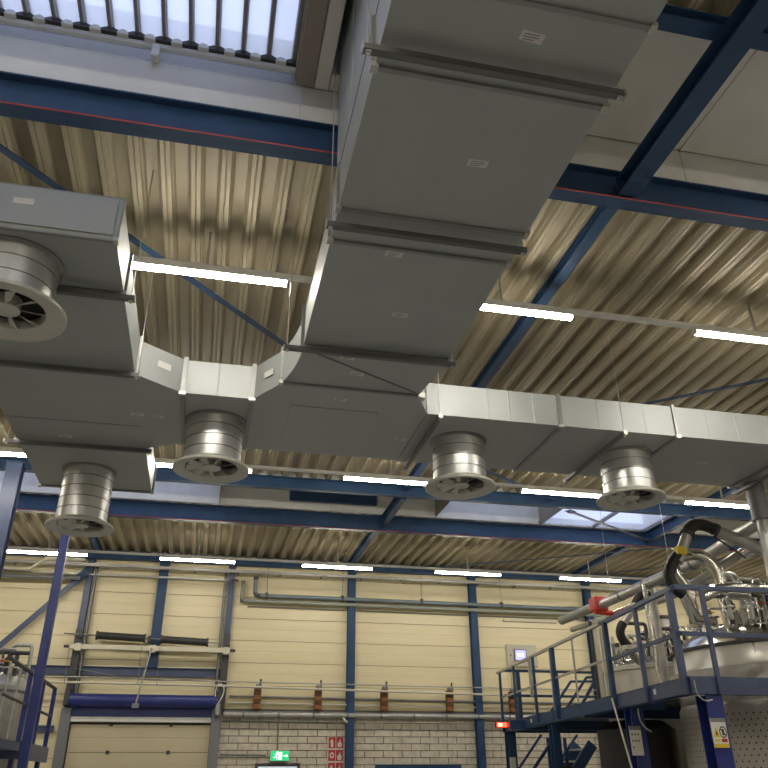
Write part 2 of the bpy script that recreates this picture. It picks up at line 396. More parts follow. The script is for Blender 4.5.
# ------------------------------------------------------------------ ducts
def duct_sec(poly, parent, z0=DB, z1=DT, name='duct_section'):
    o = MB().prism(poly, 'z', z0, z1).build(name, DUCT, parent); fixn(o); return o
def flange_y(x0, x1, y, parent, out=.028, t=.03, z0=DB, z1=DT):
    mb = MB().box(x0-out, x1+out, y-t/2, y+t/2, z0-out, z0)
    mb.box(x0-out, x1+out, y-t/2, y+t/2, z1, z1+out)
    mb.box(x0-out, x0, y-t/2, y+t/2, z0, z1).box(x1, x1+out, y-t/2, y+t/2, z0, z1)
    o = mb.build('flange', FLANGE, parent)
    for xx in (x0-out-.004, x1-.02):
        B(xx, xx+out+.02, y-t/2-.012, y+t/2+.012, z0-out-.004, z0-out+.03).build('corner_clip', BRIGHT, o)
def flange_x(y0, y1, x, parent, out=.028, t=.03, z0=DB, z1=DT):
    mb = MB().box(x-t/2, x+t/2, y0-out, y1+out, z0-out, z0)
    mb.box(x-t/2, x+t/2, y0-out, y1+out, z1, z1+out)
    mb.box(x-t/2, x+t/2, y0-out, y0, z0, z1).box(x-t/2, x+t/2, y1, y1+out, z0, z1)
    o = mb.build('flange', FLANGE, parent)
    for yy in (y0-out-.004, y1-.02):
        B(x-t/2-.012, x+t/2+.012, yy, yy+out+.02, z0-out-.004, z0-out+.03).build('corner_clip', BRIGHT, o)
def ribs_side_y(y, xs, parent, z0=DB, z1=DT, s=-1):
    for x in xs: MB().prism([(x-.012, y), (x, y+s*.003), (x+.012, y)], 'z', z0+.01, z1-.01).build('stiffening_rib', DUCT, parent)
def ribs_side_x(x, yy, parent, z0=DB, z1=DT, s=-1):
    for y in yy: MB().prism([(x, y-.012), (x+s*.006, y), (x, y+.012)], 'z', z0+.01, z1-.01).build('stiffening_rib', DUCT, parent)
def sticker(x, y, parent, wd=.13, d=.062, z=DB, rot=.05):
    c, s = math.cos(rot)*wd/2, math.sin(rot)*wd/2
    c2, s2 = math.cos(rot)*d/2, math.sin(rot)*d/2
    poly = [(x-c+s2, y-s-c2), (x+c+s2, y+s-c2), (x+c-s2, y+s+c2), (x-c-s2, y-s+c2)]
    st = fixn(MB().prism(poly, 'z', z-.0025, z).build('sticker', STICK, parent))
    mb = MB()
    for j in (-.25, 0.02, .27): mb.box(x-wd*.36, x+wd*(.3 if j < .2 else .1), y+j*d-.003, y+j*d+.003, z-.0035, z-.0025)
    mb.build('printed_lines', MGREY, st)

M0, M1 = .60, 1.95
md = thing('ventilation_duct', 'wide grey main duct running from the top of the picture to the junction', 'duct', (1.27, 4, DB))
ys = [.6, 2.32, 2.86, 4.05, 4.40, 5.93]
for a, b in zip(ys, ys[1:]):
    duct_sec([(M0, a), (M1, a), (M1, b), (M0, b)], md)
for y in ys[1:-1]: flange_y(M0, M1, y, md, .018 if y in (2.32, 4.05) else .022)
flange_y(M0, M1, 5.935, md, .03, .04)
# tall riser in the skylight bay
o = B(M0+.004, M1-.004, .6, 4.22, DT, 7.12).build('riser_box', DUCT, md)
ribs_side_x(M0+.004, [4.06-.45*i for i in range(6)], md, DT+.04, 6.6)
B(M0-.002, M0+.004, .6, 4.22, DT+.015, DT+.03).build('seam', NECKSEAM, md)
# flared junction piece with a curved left cheek
cur = [(.60-.115*(t**2.2), 5.95+.74*t) for t in [i/8 for i in range(9)]]
duct_sec([(1.95, 5.95), (1.86, 6.69)]+cur[::-1], md, name='flared_section')
mb = MB().box(.455, 1.90, 6.68, 6.71, DB-.024, DB).box(.455, .485, 6.68, 6.71, DB, DT).box(.455, 1.90, 6.68, 6.71, DT, DT+.02)
o = mb.build('flange', FLANGE, md)
B(.45, .49, 6.66, 6.73, DB-.03, DB+.01).build('corner_clip', BRIGHT, o); B(1.84, 1.92, 6.67, 6.75, DB-.035, DB+.02).build('corner_clip', BRIGHT, o)
duct_sec([(.487, 6.71), (1.86, 6.71), (2.05, 7.10), (2.05, 8.47), (.24, 8.47), (.24, 7.12)], md, name='junction_box')
o = bevel(B(.62, 1.55, 7.19, 8.38, DB-.006, DB).build('access_panel', DUCT, md), .002)
MB().bar((.60, 5.99, DB-.006), (1.88, 6.69, DB-.006), .012, .008).build('fold_line', NECKSEAM, md)
for x, y in ((1.387, 3.45), (1.365, 2.507), (1.083, 4.474), (1.322, 5.28), (1.02, 6.09), (1.166, 6.38), (1.10, 6.95)): sticker(x, y, md, rot=random.uniform(-.05, .12))
sticker(1.95, 7.83, md, .12, .06)
# sticker on the slanted left cheek of the junction
mb = MB().bar((.40, 6.83, 5.235), (.32, 6.96, 5.235), .07, .004, (-.86, -.5, 0)); 
mb.build('sticker', STICK, md)

ld = thing('ventilation_duct', 'grey duct at left with closed near end and two round diffusers', 'duct', (-1.6, 7.5, DB))
L0, L1 = -2.30, -.90
ys = [4.73, 5.43, 6.78, 8.72, 10.25]
for a, b in zip(ys, ys[1:]): duct_sec([(L0, a), (L1, a), (L1, b), (L0, b)], ld)
for y in (5.43, 6.80, 8.72): flange_y(L0, L1, y, ld, .03 if y > 6 else .02, .04)
flange_y(L0, L1, 4.745, ld, .012, .03); flange_y(L0, L1, 10.24, ld, .024, .03)
B(L0, L1, 8.06, 8.075, DB-.004, DB).build('seam', NECKSEAM, ld)
B(L0+.03, L1-.03, 4.715, 4.73, DB+.03, DT-.03).build('end_cap', DUCT, ld)
st = MB().prism([(-1.63, 5.245), (-1.49, 5.25), (-1.492, 5.305), (-1.632, 5.30)], 'y', 4.712, 4.715).build('sticker', STICK, ld); fixn(st)
for x, y in ((-1.755, 8.52), (-1.69, 9.40), (-.93, 7.75)): sticker(x, y, ld)

cdct = thing('ventilation_duct', 'short grey connector duct between left duct and junction with tapered end', 'duct', (-.3, 7.8, DB))
duct_sec([(-.46, 7.13), (.21, 7.13), (.21, 8.45), (-.46, 8.45)], cdct)
duct_sec([(-.90, 6.82), (-.475, 7.13), (-.475, 8.45), (-.90, 8.70)], cdct, name='tapered_section')
flange_x(7.13, 8.45, -.467, cdct, .025, .045); flange_x(7.13, 8.45, .222, cdct, .025, .045)
ribs_side_y(7.13, (-.13,), cdct)
MB().bar((-.72, 6.945, 5.26), (-.60, 7.035, 5.26), .07, .004, (.6, -.8, 0)).build('sticker', STICK, cdct)
sticker(-.72, 7.76, cdct, .1, .06)

rd = thing('ventilation_duct', 'long grey duct branch running right from the junction', 'duct', (5.5, 7.8, DB))
xs = [2.06, 3.58, 5.0, 6.62, 9.6]
for a, b in zip(xs, xs[1:]):
    duct_sec([(a, 7.11), (b, 7.11), (b, 8.50), (a, 8.50)], rd)
for x in xs[1:-1]: flange_x(7.11, 8.50, x, rd, .02, .04)
ribs_side_y(7.11, [2.75, 2.99, 3.28, 4.05, 4.62, 5.4, 5.8, 6.2], rd)
sticker(5.75, 7.80, rd)

# trapeze hangers
def hanger(label, p, q, group=None, zt=DZ+.1, zr=None):
    zr = DB-.075 if zr is None else zr
    p, q = Vector((*p, zr)), Vector((*q, zr)); d = (q-p).normalized()
    e = thing('duct_hanger', label, 'hanger', (p+q)/2, 'trapeze hangers carrying the ducts')
    mb = MB().bar(p, q, .045, .004); nrm = d.cross(Vector((0,0,1)))
    rl = MB()
    rl.bar(p+Vector((0,0,-.018)), q+Vector((0,0,-.018)), .042, .004)
    rl.bar(p+nrm*.02, q+nrm*.02, .004, .04); rl.bar(p-nrm*.02, q-nrm*.02, .004, .04)
    rl.bar(p+Vector((0,0,.018)), q+Vector((0,0,.018)), .042, .004)
    rl.build('channel_rail', RAILM, e)
    for c, s in ((p, 1), (q, -1)):
        c2 = c+d*s*.03
        r_ = T([c2+Vector((0,0,-.05)), (c2.x, c2.y, zt)], .0045, 8).build('threaded_rod', GALV, e)
        MB().bar(c2+Vector((0,0,-.032)), c2+Vector((0,0,-.020)), .03, .03).build('nut', BRIGHT, r_)
        MB().bar(c-d*s*.004, c+d*s*.006, .048, .048).build('end_cap', BRIGHT, e)
hanger('channel hanger across the main duct near the top of the picture', (.50, 2.70), (1.98, 2.70))
hanger('channel hanger across the main duct below the near blue beam', (.53, 4.15), (1.985, 4.15), zt=SZ)
hanger('channel hanger at the main duct end beside the curved cheek', (.42, 5.885), (1.99, 5.885))
hanger('channel hanger under the left duct beside the nearest diffuser', (-2.4, 5.37), (-.80, 5.37))
hanger('channel hanger under the left duct at its tapered outlet', (-2.4, 6.70), (-.84, 6.70))
hanger('channel hanger under the far half of the left duct', (-2.4, 8.60), (-.82, 8.60))
hanger('channel hanger under the right branch beside the junction', (2.165, 6.97), (2.165, 8.55))
hanger('channel hanger under the right branch left of the third diffuser', (4.27, 6.97), (4.27, 8.55))
hanger('channel hanger under the right branch near the picture edge', (6.70, 6.97), (6.70, 8.55))

# ------------------------------------------------------------------ swirl diffusers
def diffuser(label, cx, cy, zr, rn=.295, rr=.395):
    e = thing('swirl_diffuser', label, 'air diffuser', (cx, cy, zr), 'round swirl diffusers under the ducts')
    top = DB; n = 48
    mb = MB().lathe([(rn, zr+.07), (rn, top)], (cx, cy), n); nk = mb.build('neck', NECK, e, True)
    h = top-zr-.07
    ncr = max(3, round(h/.125))
    for i in range(ncr+1):
        z = zr+.07+h*i/ncr; z = min(z, top-.012)
        MB().lathe([(rn, z-.006), (rn+.005, z-.003), (rn+.005, z+.003), (rn, z+.006)], (cx, cy), n).build('seam_ring', NECKSEAM, nk, True)
    MB().lathe([(rn, top-.02), (rn+.03, top-.012), (rn+.03, top)], (cx, cy), n).build('collar', NECKSEAM, e, True)
    # bell mouth rim, dished inside
    MB().lathe([(rn+.002, zr+.085), (rn+.012, zr+.062), (rr-.03, zr+.05), (rr, zr+.028), (rr, zr+.006), (rr-.012, zr), (rr-.03, zr+.004), (.275, zr+.035), (.262, zr+.06), (.262, zr+.10)], (cx, cy), n).build('rim', RING, e, True)
    MB().lathe([(.27, zr+.14), (.0001, zr+.14)], (cx, cy), n).build('inner_plate', DARK, e)
    MB().lathe([(.0001, zr+.022), (.085, zr+.022), (.10, zr+.03), (.10, zr+.12)], (cx, cy), 32).build('hub', VANE, e, True)
    v0 = None; nv = 9
    for i in range(nv):
        t = 2*math.pi*i/nv+.2
        def pt(r, a, z): return (cx+r*math.cos(t+a), cy+r*math.sin(t+a), z)
        vs = [pt(.098, -.22, zr+.032), pt(.262, -.18, zr+.022), pt(.262, .08, zr+.055), pt(.098, .12, zr+.055)]
        vs += [(x, y, z+.004) for x, y, z in vs]
        fixn(MB().add(vs, [(0,1,2,3),(7,6,5,4),(0,4,5,1),(1,5,6,2),(2,6,7,3),(3,7,4,0)]).build('vane', VANE, e))
diffuser('big round swirl diffuser at the left edge under the near duct end', -1.64, 5.16, 4.60, .30, .42)
diffuser('round swirl diffuser under the short connector duct', -.12, 7.79, 4.49)
diffuser('round swirl diffuser on the right branch just beside the junction', 2.61, 7.79, 4.49)
diffuser('round swirl diffuser farthest right under the long duct branch', 4.70, 7.79, 4.49)
diffuser('long necked round swirl diffuser under the far end of the left duct', -1.62, 9.62, 4.32)

# ------------------------------------------------------------------ strip lights
LX = [-6.79, -3.93, -1.065, 1.795, 4.655, 7.52, 10.38, 13.24]
lamp_src = None
def strip(label, x, y, z):
    global lamp_src
    e = thing('strip_light', label, 'strip light', (x+.745, y, z), 'white strip lights in ceiling rows')
    if lamp_src is None:
        a = bevel(B(x, x+1.49, y-.035, y+.035, z+.035, z+.075).build('housing', HOUSING, e), .004)
        pts = [(y-.034, z+.035), (y-.034, z+.012), (y-.02, z), (y+.02, z), (y+.034, z+.012), (y+.034, z+.035)]
        b = fixn(MB().prism(pts, 'x', x+.01, x+1.48).build('light_diffuser', TUBE, e))
        c = B(x, x+.01, y-.035, y+.035, z, z+.036).build('end_cap', HOUSING, e)
        d = copy_at(c, (x+1.485, y, z), e)
        lamp_src = (a, b, c, d, Vector((x+.745, y, z)))
    else:
        for s in lamp_src[:4]:
            off = ORG[s.name]-lamp_src[4]
            copy_at(s, Vector((x+.745, y, z))+off, e)
rows = [(6.0, 5.70, 'near'), (10.87, 5.65, 'middle'), (15.9, 5.55, 'far')]
names = {
 'near': {2: 'lit strip light between the left duct and the main duct', 3: 'lit strip light just emerging right of the main duct', 4: 'lit strip light at the right picture edge in the nearest row'},
 'middle': {1: 'lit strip light at the left edge beside the left duct end', 2: 'short visible piece of lit strip light left of the connector diffuser', 3: 'lit strip light below the junction between two diffusers', 4: 'lit strip light left of the farthest right diffuser', 5: 'lit strip light right of the farthest right diffuser'},
 'far': {1: 'lit strip light at far left behind the blue posts', 2: 'lit strip light above the roller door', 3: 'lit strip light above the exit sign and first brick wall bay', 4: 'lit strip light on the far wall above the second blue column', 5: 'lit strip light just above the red pipe fitting', 6: 'lit strip light in the far row hidden behind the black hoses'}}
for y, z, rn_ in rows:
    for i, x in enumerate(LX):
        if rn_ == 'near' and i in (3,): pass
        lab = names[rn_].get(i) or 'lit strip light of the %s ceiling row outside the picture' % rn_
        strip(lab, x, y, z)
    e = thing('lighting_track', {'near': 'slim grey lighting track of the nearest lamp row', 'middle': 'slim grey lighting track of the lamp row behind the ducts', 'far': 'slim grey lighting track of the lamp row before the far wall'}[rn_], 'lighting track', (4, y, z+.08))
    B(X0+.1, X1-.1, y-.03, y+.03, z+.076, z+.115).build('track_channel', HOUSING, e)
    xx = LX[0]+.75
    while xx < X1:
        B(xx-.012, xx+.012, y-.01, y+.01, z+.115, DZ).build('drop_rod', GALV, e); xx += 2.86
for y in (1.1, -3.8):  # unseen lamp rows carrying on the ceiling grid, added for bounce light
    for x in LX:
        if not (y > 0 and 1 < x < 2): strip('unseen strip light added behind the viewpoint for bounce light', x, y, 5.70)

# ------------------------------------------------------------------ far wall: columns and girts
def icol(label, x, y, z0, z1, wd=.17, d=.16, m_=BLUE, name='steel_column'):
    e = thing(name, label, 'column', (x, y, z0))
    B(x-wd/2, x+wd/2, y-d/2, y-d/2+.012, z0, z1).build('flange', m_, e)
    B(x-wd/2, x+wd/2, y+d/2-.012, y+d/2, z0, z1).build('flange', m_, e)
    B(x-.005, x+.005, y-d/2+.012, y+d/2-.012, z0, z1).build('web', m_, e)
    B(x-wd/2-.02, x+wd/2+.02, y-d/2-.01, y+d/2+.01, z1-.02, z1).build('head_plate', m_, e)
    return e
YC = W-.10
for x, l in ((-5.7, 'blue wall column outside the left picture edge'), (3.24, 'blue steel column beside the red fire signs'), (6.22, 'blue steel column left of the control screen'), (9.25, 'dark blue column behind the red pipe fitting'), (12.2, 'blue wall column hidden behind the right hand pipes')):
    icol(l, x, YC, 0, 6.02)
icol('short blue column above the middle of the roller door', -1.08, YC, 3.77, 6.02, .2)
for x, l in ((-2.66, 'dark steel door column left of the roller door'), (.44, 'dark steel door column right of the roller door')):
    e = icol(l, x, YC, 2.98, 6.02, .13, .16, BLUE3)
    s = -1 if x < 0 else 1
    B(x-s*.14-.03, x-s*.14+.03, YC-.09, YC-.04, 2.95, 5.85).build('guide_track', DGREY, e); B(x-.075, x+.075, YC-.1, YC-.085, 2.98, 4.5).build('guide_plate', DGREY, e)
    B(x-s*.14-.014, x-s*.14+.014, YC-.115, YC-.09, 2.95, 5.80).build('guide_lip', MGREY, e)
e = thing('wall_girt', 'blue horizontal girt behind the springs across the left wall', 'beam', (-2, YC, 3.62))
B(-8.8, .37, W-.09, W-.012, 3.60, 3.76).build('girt_web', BLUE3, e); B(-8.8, .37, W-.13, W-.012, 3.755, 3.775).build('girt_flange', BLUE, e)
e = thing('wall_girt', 'short blue grey girt left of the roller door post', 'beam', (-4, YC, 2.5))
B(-5.6, -2.86, W-.09, W-.012, 2.50, 2.62).build('girt_web', BLUE3, e); B(-5.6, -2.86, W-.12, W-.012, 2.61, 2.63).build('girt_flange', PIPEB, e)
e = thing('diagonal_strut', 'blue grey diagonal strut on the far wall at left', 'brace', (-4.3, 17.95, 4))
MB().bar((-5.2, 17.95, 2.97), (-2.72, 17.95, 5.71), .11, .05, (0, -1, 0)).build('strut_tube', BLUE3, e)
MB().bar((-2.95, 17.93, 5.45), (-2.66, 17.93, 5.79), .16, .02, (0, -1, 0)).build('gusset_plate', BLUE, e)

# roller door
d1 = struct('door_1', (-1.15, W, 0), 'cream sectional roller door between grey posts')
zz = 2.66; hh = .52
for i in range(6):
    z1 = zz-i*hh; z0 = max(0, z1-hh)
    if z1 < .05: break
    h = z1-z0-.008
    bevel(MB().prism([(W+.03, z0), (W-.03, z0), (W-.03, z0+h*.48), (W-.022, z0+h*.5), (W-.03, z0+h*.52), (W-.03, z0+h), (W+.03, z0+h)], 'x', -2.54, .26).build('door_panel', DOORP, d1), .003)
    for x in (-1.75, -.55): B(x-.035, x+.035, W-.045, W-.03, z1-.04, z1+.03 if i else z1-.004).build('hinge', DGREY, d1)
for x in (-2.66, .36):
    bevel(B(x-.10, x+.10, W-.16, W-.02, 0, 2.96).build('door_post', MGREY, d1), .008)
bevel(B(-2.56, .26, W-.12, W-.02, 2.70, 2.80).build('lintel_strip', CURB, d1), .006)
B(-2.56, .26, W-.09, W-.02, 2.80, 3.00).build('lintel_plate', BLUE2, d1)
e = thing('door_drum', 'long royal blue roller drum above the cream door', 'drum', (-1.15, 17.98, 3.0))
fixn(T([(-2.62, 17.97, 3.10), (.34, 17.97, 3.10)], .125, 24).build('drum_tube', BLUE2, e, True))
for x in (-2.68, .40):
    B(x-.05, x+.05, 17.9, 18.10, 3.0, 3.30).build('bearing_plate', DGREY, e)
T([(-2.66, 17.97, 3.10), (.36, 17.97, 3.10)], .025, 12).build('shaft', DGREY, e, True)
e = thing('door_motor', 'grey drive motor with loose cable at the right end of the drum', 'motor', (.42, 17.9, 2.95))
fixn(T([(.37, 17.9, 2.84), (.37, 17.9, 3.06)], .055, 14).build('motor_body', GALV, e, True))
T([(.37, 17.9, 2.78), (.37, 17.9, 2.84)], .035, 12).build('motor_cap', DGREY, e, True)
T(arc((.37, 17.88, 3.06), (.55, 17.86, 3.35), (.40, 17.88, 3.45))+arc((.40, 17.88, 3.45), (.26, 17.88, 3.4), (.30, 17.88, 3.2)), .012, 8).build('cable_loop', WHITEP, e, True)
e = thing('spring_shaft', 'torsion spring shaft with two black springs above the roller door', 'spring shaft', (-1.1, 17.92, 4.3))
T([(-2.95, 17.92, 4.40), (.50, 17.92, 4.28)], .014, 10).build('shaft', MGREY, e, True)
def onshaft(x): return 4.40-(x+2.95)*.0348
for a, b in ((-2.28, -1.30), (-.95, .03)):
    pts = []; n = 46
    body = fixn(T([(a, 17.92, onshaft(a)), (b, 17.92, onshaft(b))], .074, 16).build('spring', BLACKR, e, True))
    for i in range(0, 30):
        x = a+(b-a)*(i+.5)/30
        MB().tube([(x-.007, 17.92, onshaft(x)), (x+.007, 17.92, onshaft(x))], .082, 14).build('coil', DGREY, body, True)
    for x in (a, b): fixn(MB().tube([(x-.02, 17.92, onshaft(x)), (x+.02, 17.92, onshaft(x))], .095, 14).build('end_cone', DGREY, e, True))
for x in (-2.62, -1.20, .42): B(x-.03, x+.03, 17.90, 18.08, onshaft(x)-.06, onshaft(x)+.06).build('bearing_bracket', DGREY, e)
e = thing('cream_beam', 'long cream tube beam just below the black springs', 'beam', (-1.1, 17.9, 4.1))
bevel(B(-2.80, .52, 17.84, 17.92, 4.08, 4.185).build('beam_tube', BEAMC, e), .012, 2)
for x in (-2.84, .58): fixn(T([(x-.06, 17.88, 4.135), (x+.06, 17.88, 4.135)], .03, 10).build('end_pin', DGREY, e, True))
for x in (-2.62, -1.1, .44): B(x-.06, x+.06, 17.83, 17.95, 4.05, 4.20).build('clamp', BEAMC, e)
e = thing('hanging_rod', 'thin grey rod hanging from the cream beam down to the drum', 'rod', (-1.3, 17.85, 3.0))
T([(-1.12, 17.82, 4.14), (-1.30, 17.84, 3.02)], .018, 8).build('rod', GALV, e, True)
B(-1.37, -1.23, 17.80, 17.88, 2.95, 3.04).build('rod_foot', MGREY, e)
for x, l in ((-2.78, 'thin wire drop left of the springs'), (-1.33, 'thin wire drop in the middle of the cream beam'), (-.95, 'thin wire drop right of the middle column')):
    o = T([(x, 17.82, 4.15), (x+.02, 17.84, 3.40)], .007, 6).build('drop_wire', MGREY); tag(o, l, 'wire')
# cables along the wall
def run(name, label, pts, r, m_, cat, n=10):
    o = fixn(T(pts, r, n).build(name, m_, None, True)); return tag(o, label, cat)
run('wall_conduit', 'cream conduit running along the wall in front of the roller door columns', [(-4.8, 17.88, 3.41), (-2.6, 17.88, 3.43), (.5, 17.88, 3.41), (3, 17.88, 3.37), (6.8, 17.88, 3.32), (12, 17.88, 3.32)], .024, CONDC, 'conduit')
run('wall_conduit', 'thin grey conduit just above the cream conduit', [(-4.8, 17.9, 3.50), (-2.4, 17.9, 3.54), (.5, 17.9, 3.50), (6.8, 17.9, 3.47), (12, 17.9, 3.46)], .013, GALV, 'conduit')
run('wall_conduit', 'dark conduit crossing the lower part of the brown wooden blocks', [(.6, 18.1, 3.23), (6.8, 18.1, 3.18), (12, 18.1, 3.18)], .022, MGREY, 'conduit')
run('wall_conduit', 'pale conduit low on the cream wall above the brick top pipe', [(.6, 18.1, 3.10), (6.8, 18.1, 3.06), (12, 18.1, 3.06)], .018, CONDC, 'conduit')
run('sagging_cable', 'thin cable sagging from the left door column to the middle column', arc((-2.6, 17.86, 3.70), (-1.6, 17.86, 3.52), (-1.0, 17.86, 3.49), 10)+arc((-1.0, 17.86, 3.49), (-.4, 17.86, 3.5), (.3, 17.86, 3.60), 6)[1:], .008, MGREY, 'cable', 6)
e = thing('steel_ledge', 'dark steel ledge on top of the pale brick wall', 'ledge', (8, 18.1, 2.93))
B(.52, X1, W-.10, W-.012, 2.945, 2.965).build('ledge_plate', DGREY, e); B(.52, X1, W-.10, W-.085, 2.87, 2.945).build('ledge_lip', MGREY, e)
e = thing('wall_pipe', 'grey pipe running along the top of the brick wall', 'pipe', (4, 18.0, 2.85))
fixn(T([(.50, 18.02, 2.865), (14, 18.02, 2.865)], .05, 12).build('pipe_tube', GALV, e, True))
for i in range(14): fixn(T([(.9+i*.75, 18.02, 2.865), (.94+i*.75, 18.02, 2.865)], .058, 12).build('pipe_clip', MGREY, e, True))
T([(3.05, 18.02, 2.83), (3.16, 17.96, 2.72)], .022, 8).build('drain_tap', CONDC, e, True)
e = thing('wall_pipe', 'thin grey conduit on the brickwork below the top pipe', 'pipe', (1.2, 18.15, 2.76))
T([(.5, 18.15, 2.74), (3.1, 18.15, 2.72)], .016, 8).build('pipe_tube', MGREY, e, True)
T([(1.68, 18.15, 2.73), (1.69, 18.15, 2.18)], .013, 8).build('drop_pipe', MGREY, e, True)
T([(.5, 18.15, 2.10), (1.45, 18.15, 2.08)], .02, 8).build('lower_pipe', MGREY, e, True)
for x, l in ((1.19, 'striped brown wooden block above the exit sign'), (2.51, 'striped brown wooden block left of the blue column by the fire signs'), (3.99, 'striped brown wooden block first right of the fire sign column'), (5.51, 'striped brown wooden block left of the column by the control screen'), (7.02, 'striped brown wooden block behind the platform end railing')):
    e = thing('support_block', l, 'block', (x, 17.98, 2.97), 'brown wooden pipe supports on the ledge')
    z = 2.97
    for i, h in enumerate((.10, .08, .10, .07, .09)):
        bevel(B(x-.075, x+.075, 17.93, 18.07, z, z+h-.004).build('wood_layer', RUST if i % 2 == 0 else RUST2, e), .005); z += h
    B(x-.05, x+.07, 17.9, 18.0, z, z+.05).build('clamp_plate', MGREY, e)
    T([(x+.04, 17.95, z+.04), (x+.05, 17.95, z+.16)], .02, 8).build('clamp_bolt', DGREY, e, True)
# upper wall pipes
e = thing('wall_pipe', 'upper blue grey pipe with elbow hanging high on the far wall', 'pipe', (5, 17.95, 5.33))
fixn(T([(.98, 17.95, 5.80)]+[(.98, 17.95, 5.55)]+arc((.98, 17.95, 5.46), (.98, 17.95, 5.36), (1.08, 17.95, 5.355), 5)+[(9.6, 17.95, 5.335)], .045, 12).build('pipe_tube', PIPEB, e, True))
for x in (.98,): fixn(T([(x, 17.95, 5.70), (x, 17.95, 5.77)], .055, 12).build('pipe_union', DGREY, e, True))
fixn(T([(.985, 17.95, 5.42), (1.0, 17.95, 5.36), (1.10, 17.95, 5.356)], .048, 12).build('elbow_fitting', DGREY, e, True))
for x in (1.25, 3.0, 4.9, 6.9):
    T([(x, 17.95, 5.37), (x, 17.95, 6.0)], .007, 6).build('hanger_rod', MGREY, e); B(x-.03, x+.03, 17.90, 18.0, 5.30, 5.42).build('pipe_clamp', DGREY, e)
e = thing('wall_pipe', 'lower grey green pipe with small elbow on the far wall', 'pipe', (5, 17.98, 5.2))
fixn(T([(.70, 18.0, 5.66), (.70, 18.0, 5.34)]+arc((.70, 18.0, 5.30), (.70, 18.0, 5.24), (.78, 18.0, 5.24), 4)+[(9.6, 18.0, 5.22)], .045, 12).build('pipe_tube', PIPEG, e, True))
for p in ((.70, 18.0, 5.24), (.70, 18.0, 5.64)): MB().bar((p[0], p[1], p[2]-.04), (p[0], p[1], p[2]+.04), .08, .08).build('elbow_fitting', DGREY, e)
T([(.6, 18.0, 5.68), (.42, 18.0, 5.70)], .02, 8).build('stub_pipe', DGREY, e, True)
e = thing('wall_pipe', 'thin dark line below the two upper wall pipes', 'pipe', (5, 18.1, 5.1))
T([(.85, 18.14, 5.14), (9.2, 18.14, 5.12)], .012, 8).build('pipe_tube', MGREY, e, True)
e = thing('cable_tray', 'grey cable tray along the top of the far wall under the lamps', 'cable tray', (4, 17.8, 5.80))
B(-8.8, 15, 17.72, 17.84, 5.80, 5.81).build('tray_floor', GALV, e); B(-8.8, 15, 17.715, 17.725, 5.80, 5.86).build('tray_side', GALV, e)
for i in range(24): B(-8+i*.95, -7.96+i*.95, 17.72, 17.9, 5.775, 5.80).build('tray_bracket', MGREY, e)
e = thing('cable_tray', 'grey rail across the door bay just below the cable tray', 'rail', (-1, 17.95, 5.65))
B(-4.6, .36, 17.99, 18.02, 5.66, 5.70).build('rail_bar', GALV, e)
run('zigzag_duct', 'pale zigzag cable duct at the upper left of the far wall', [(-4.9, 17.7, 5.66), (-3.85, 17.7, 5.66), (-3.55, 17.7, 5.92), (-2.75, 17.7, 5.92)], .035, CONDC, 'cable duct', 6)
run('wall_conduit', 'dark grey pipe under the zigzag cable duct', [(-4.9, 17.8, 5.52), (-2.8, 17.8, 5.54)], .045, MGREY, 'conduit')

# signs and doors on the brick wall
ex = e = thing('exit_sign', 'lit green emergency exit sign over the door on the brick wall', 'exit sign', (1.70, 18.08, 2.0))
bevel(B(1.44, 1.92, 18.06, 18.17, 1.965, 2.205).build('sign_box', WHITEP, e), .006)
B(1.45, 1.91, 18.055, 18.06, 1.975, 2.195).build('green_face', GREENL, e)
pg = MB()
pg.box(1.645, 1.735, 18.051, 18.055, 2.0, 2.17)
pg.build('door_pictogram', WHITEL, e)
rm = MB(); y_ = 18.049
rm.add([(1.60, y_, 2.155), (1.63, y_, 2.155), (1.63, y_, 2.18), (1.60, y_, 2.18)], [(0,1,2,3)])
rm.bar((1.61, y_, 2.15), (1.585, y_, 2.085), .03, .004, (0, -1, 0)); rm.bar((1.585, y_, 2.085), (1.62, y_, 2.04), .018, .004, (0, -1, 0)); rm.bar((1.62, y_, 2.04), (1.60, y_, 1.995), .016, .004, (0, -1, 0))
rm.bar((1.585, y_, 2.085), (1.545, y_, 2.04), .018, .004, (0, -1, 0)); rm.bar((1.545, y_, 2.04), (1.52, y_, 2.045), .016, .004, (0, -1, 0)); rm.bar((1.60, y_, 2.14), (1.645, y_, 2.11), .014, .004, (0, -1, 0)); rm.bar((1.60, y_, 2.14), (1.56, y_, 2.11), .014, .004, (0, -1, 0))
rm.build('running_figure', WHITEL, e)
ar = MB().bar((1.77, y_, 2.085), (1.85, y_, 2.085), .022, .004, (0, -1, 0)); ar.add([(1.84, y_, 2.125), (1.885, y_, 2.085), (1.84, y_, 2.045)], [(0,1,2)]); ar.build('arrow', WHITEL, e)
ex.location = (1.76, 18.08, 2.0); ex.scale = (.84, 1, .84)
d2 = struct('door_2', (1.65, W, 0), 'dark framed door with lit window below the exit sign')
mb = MB(); B(1.25, 1.31, W-.07, W-.012, 0, 1.93).build('door_frame', DGREY, d2); B(2.13, 2.19, W-.07, W-.012, 0, 1.93).build('door_frame', DGREY, d2); B(1.31, 2.13, W-.07, W-.012, 1.87, 1.93).build('door_frame', DGREY, d2)
B(1.31, 2.13, W-.045, W-.012, .9, 1.87).build('door_glass', DOORL, d2); B(1.31, 2.13, W-.045, W-.012, 0, .9).build('door_leaf', BLUE3, d2)
d3 = struct('door_3', (4.8, W, 0), 'wide dark blue door frame in the brick wall')
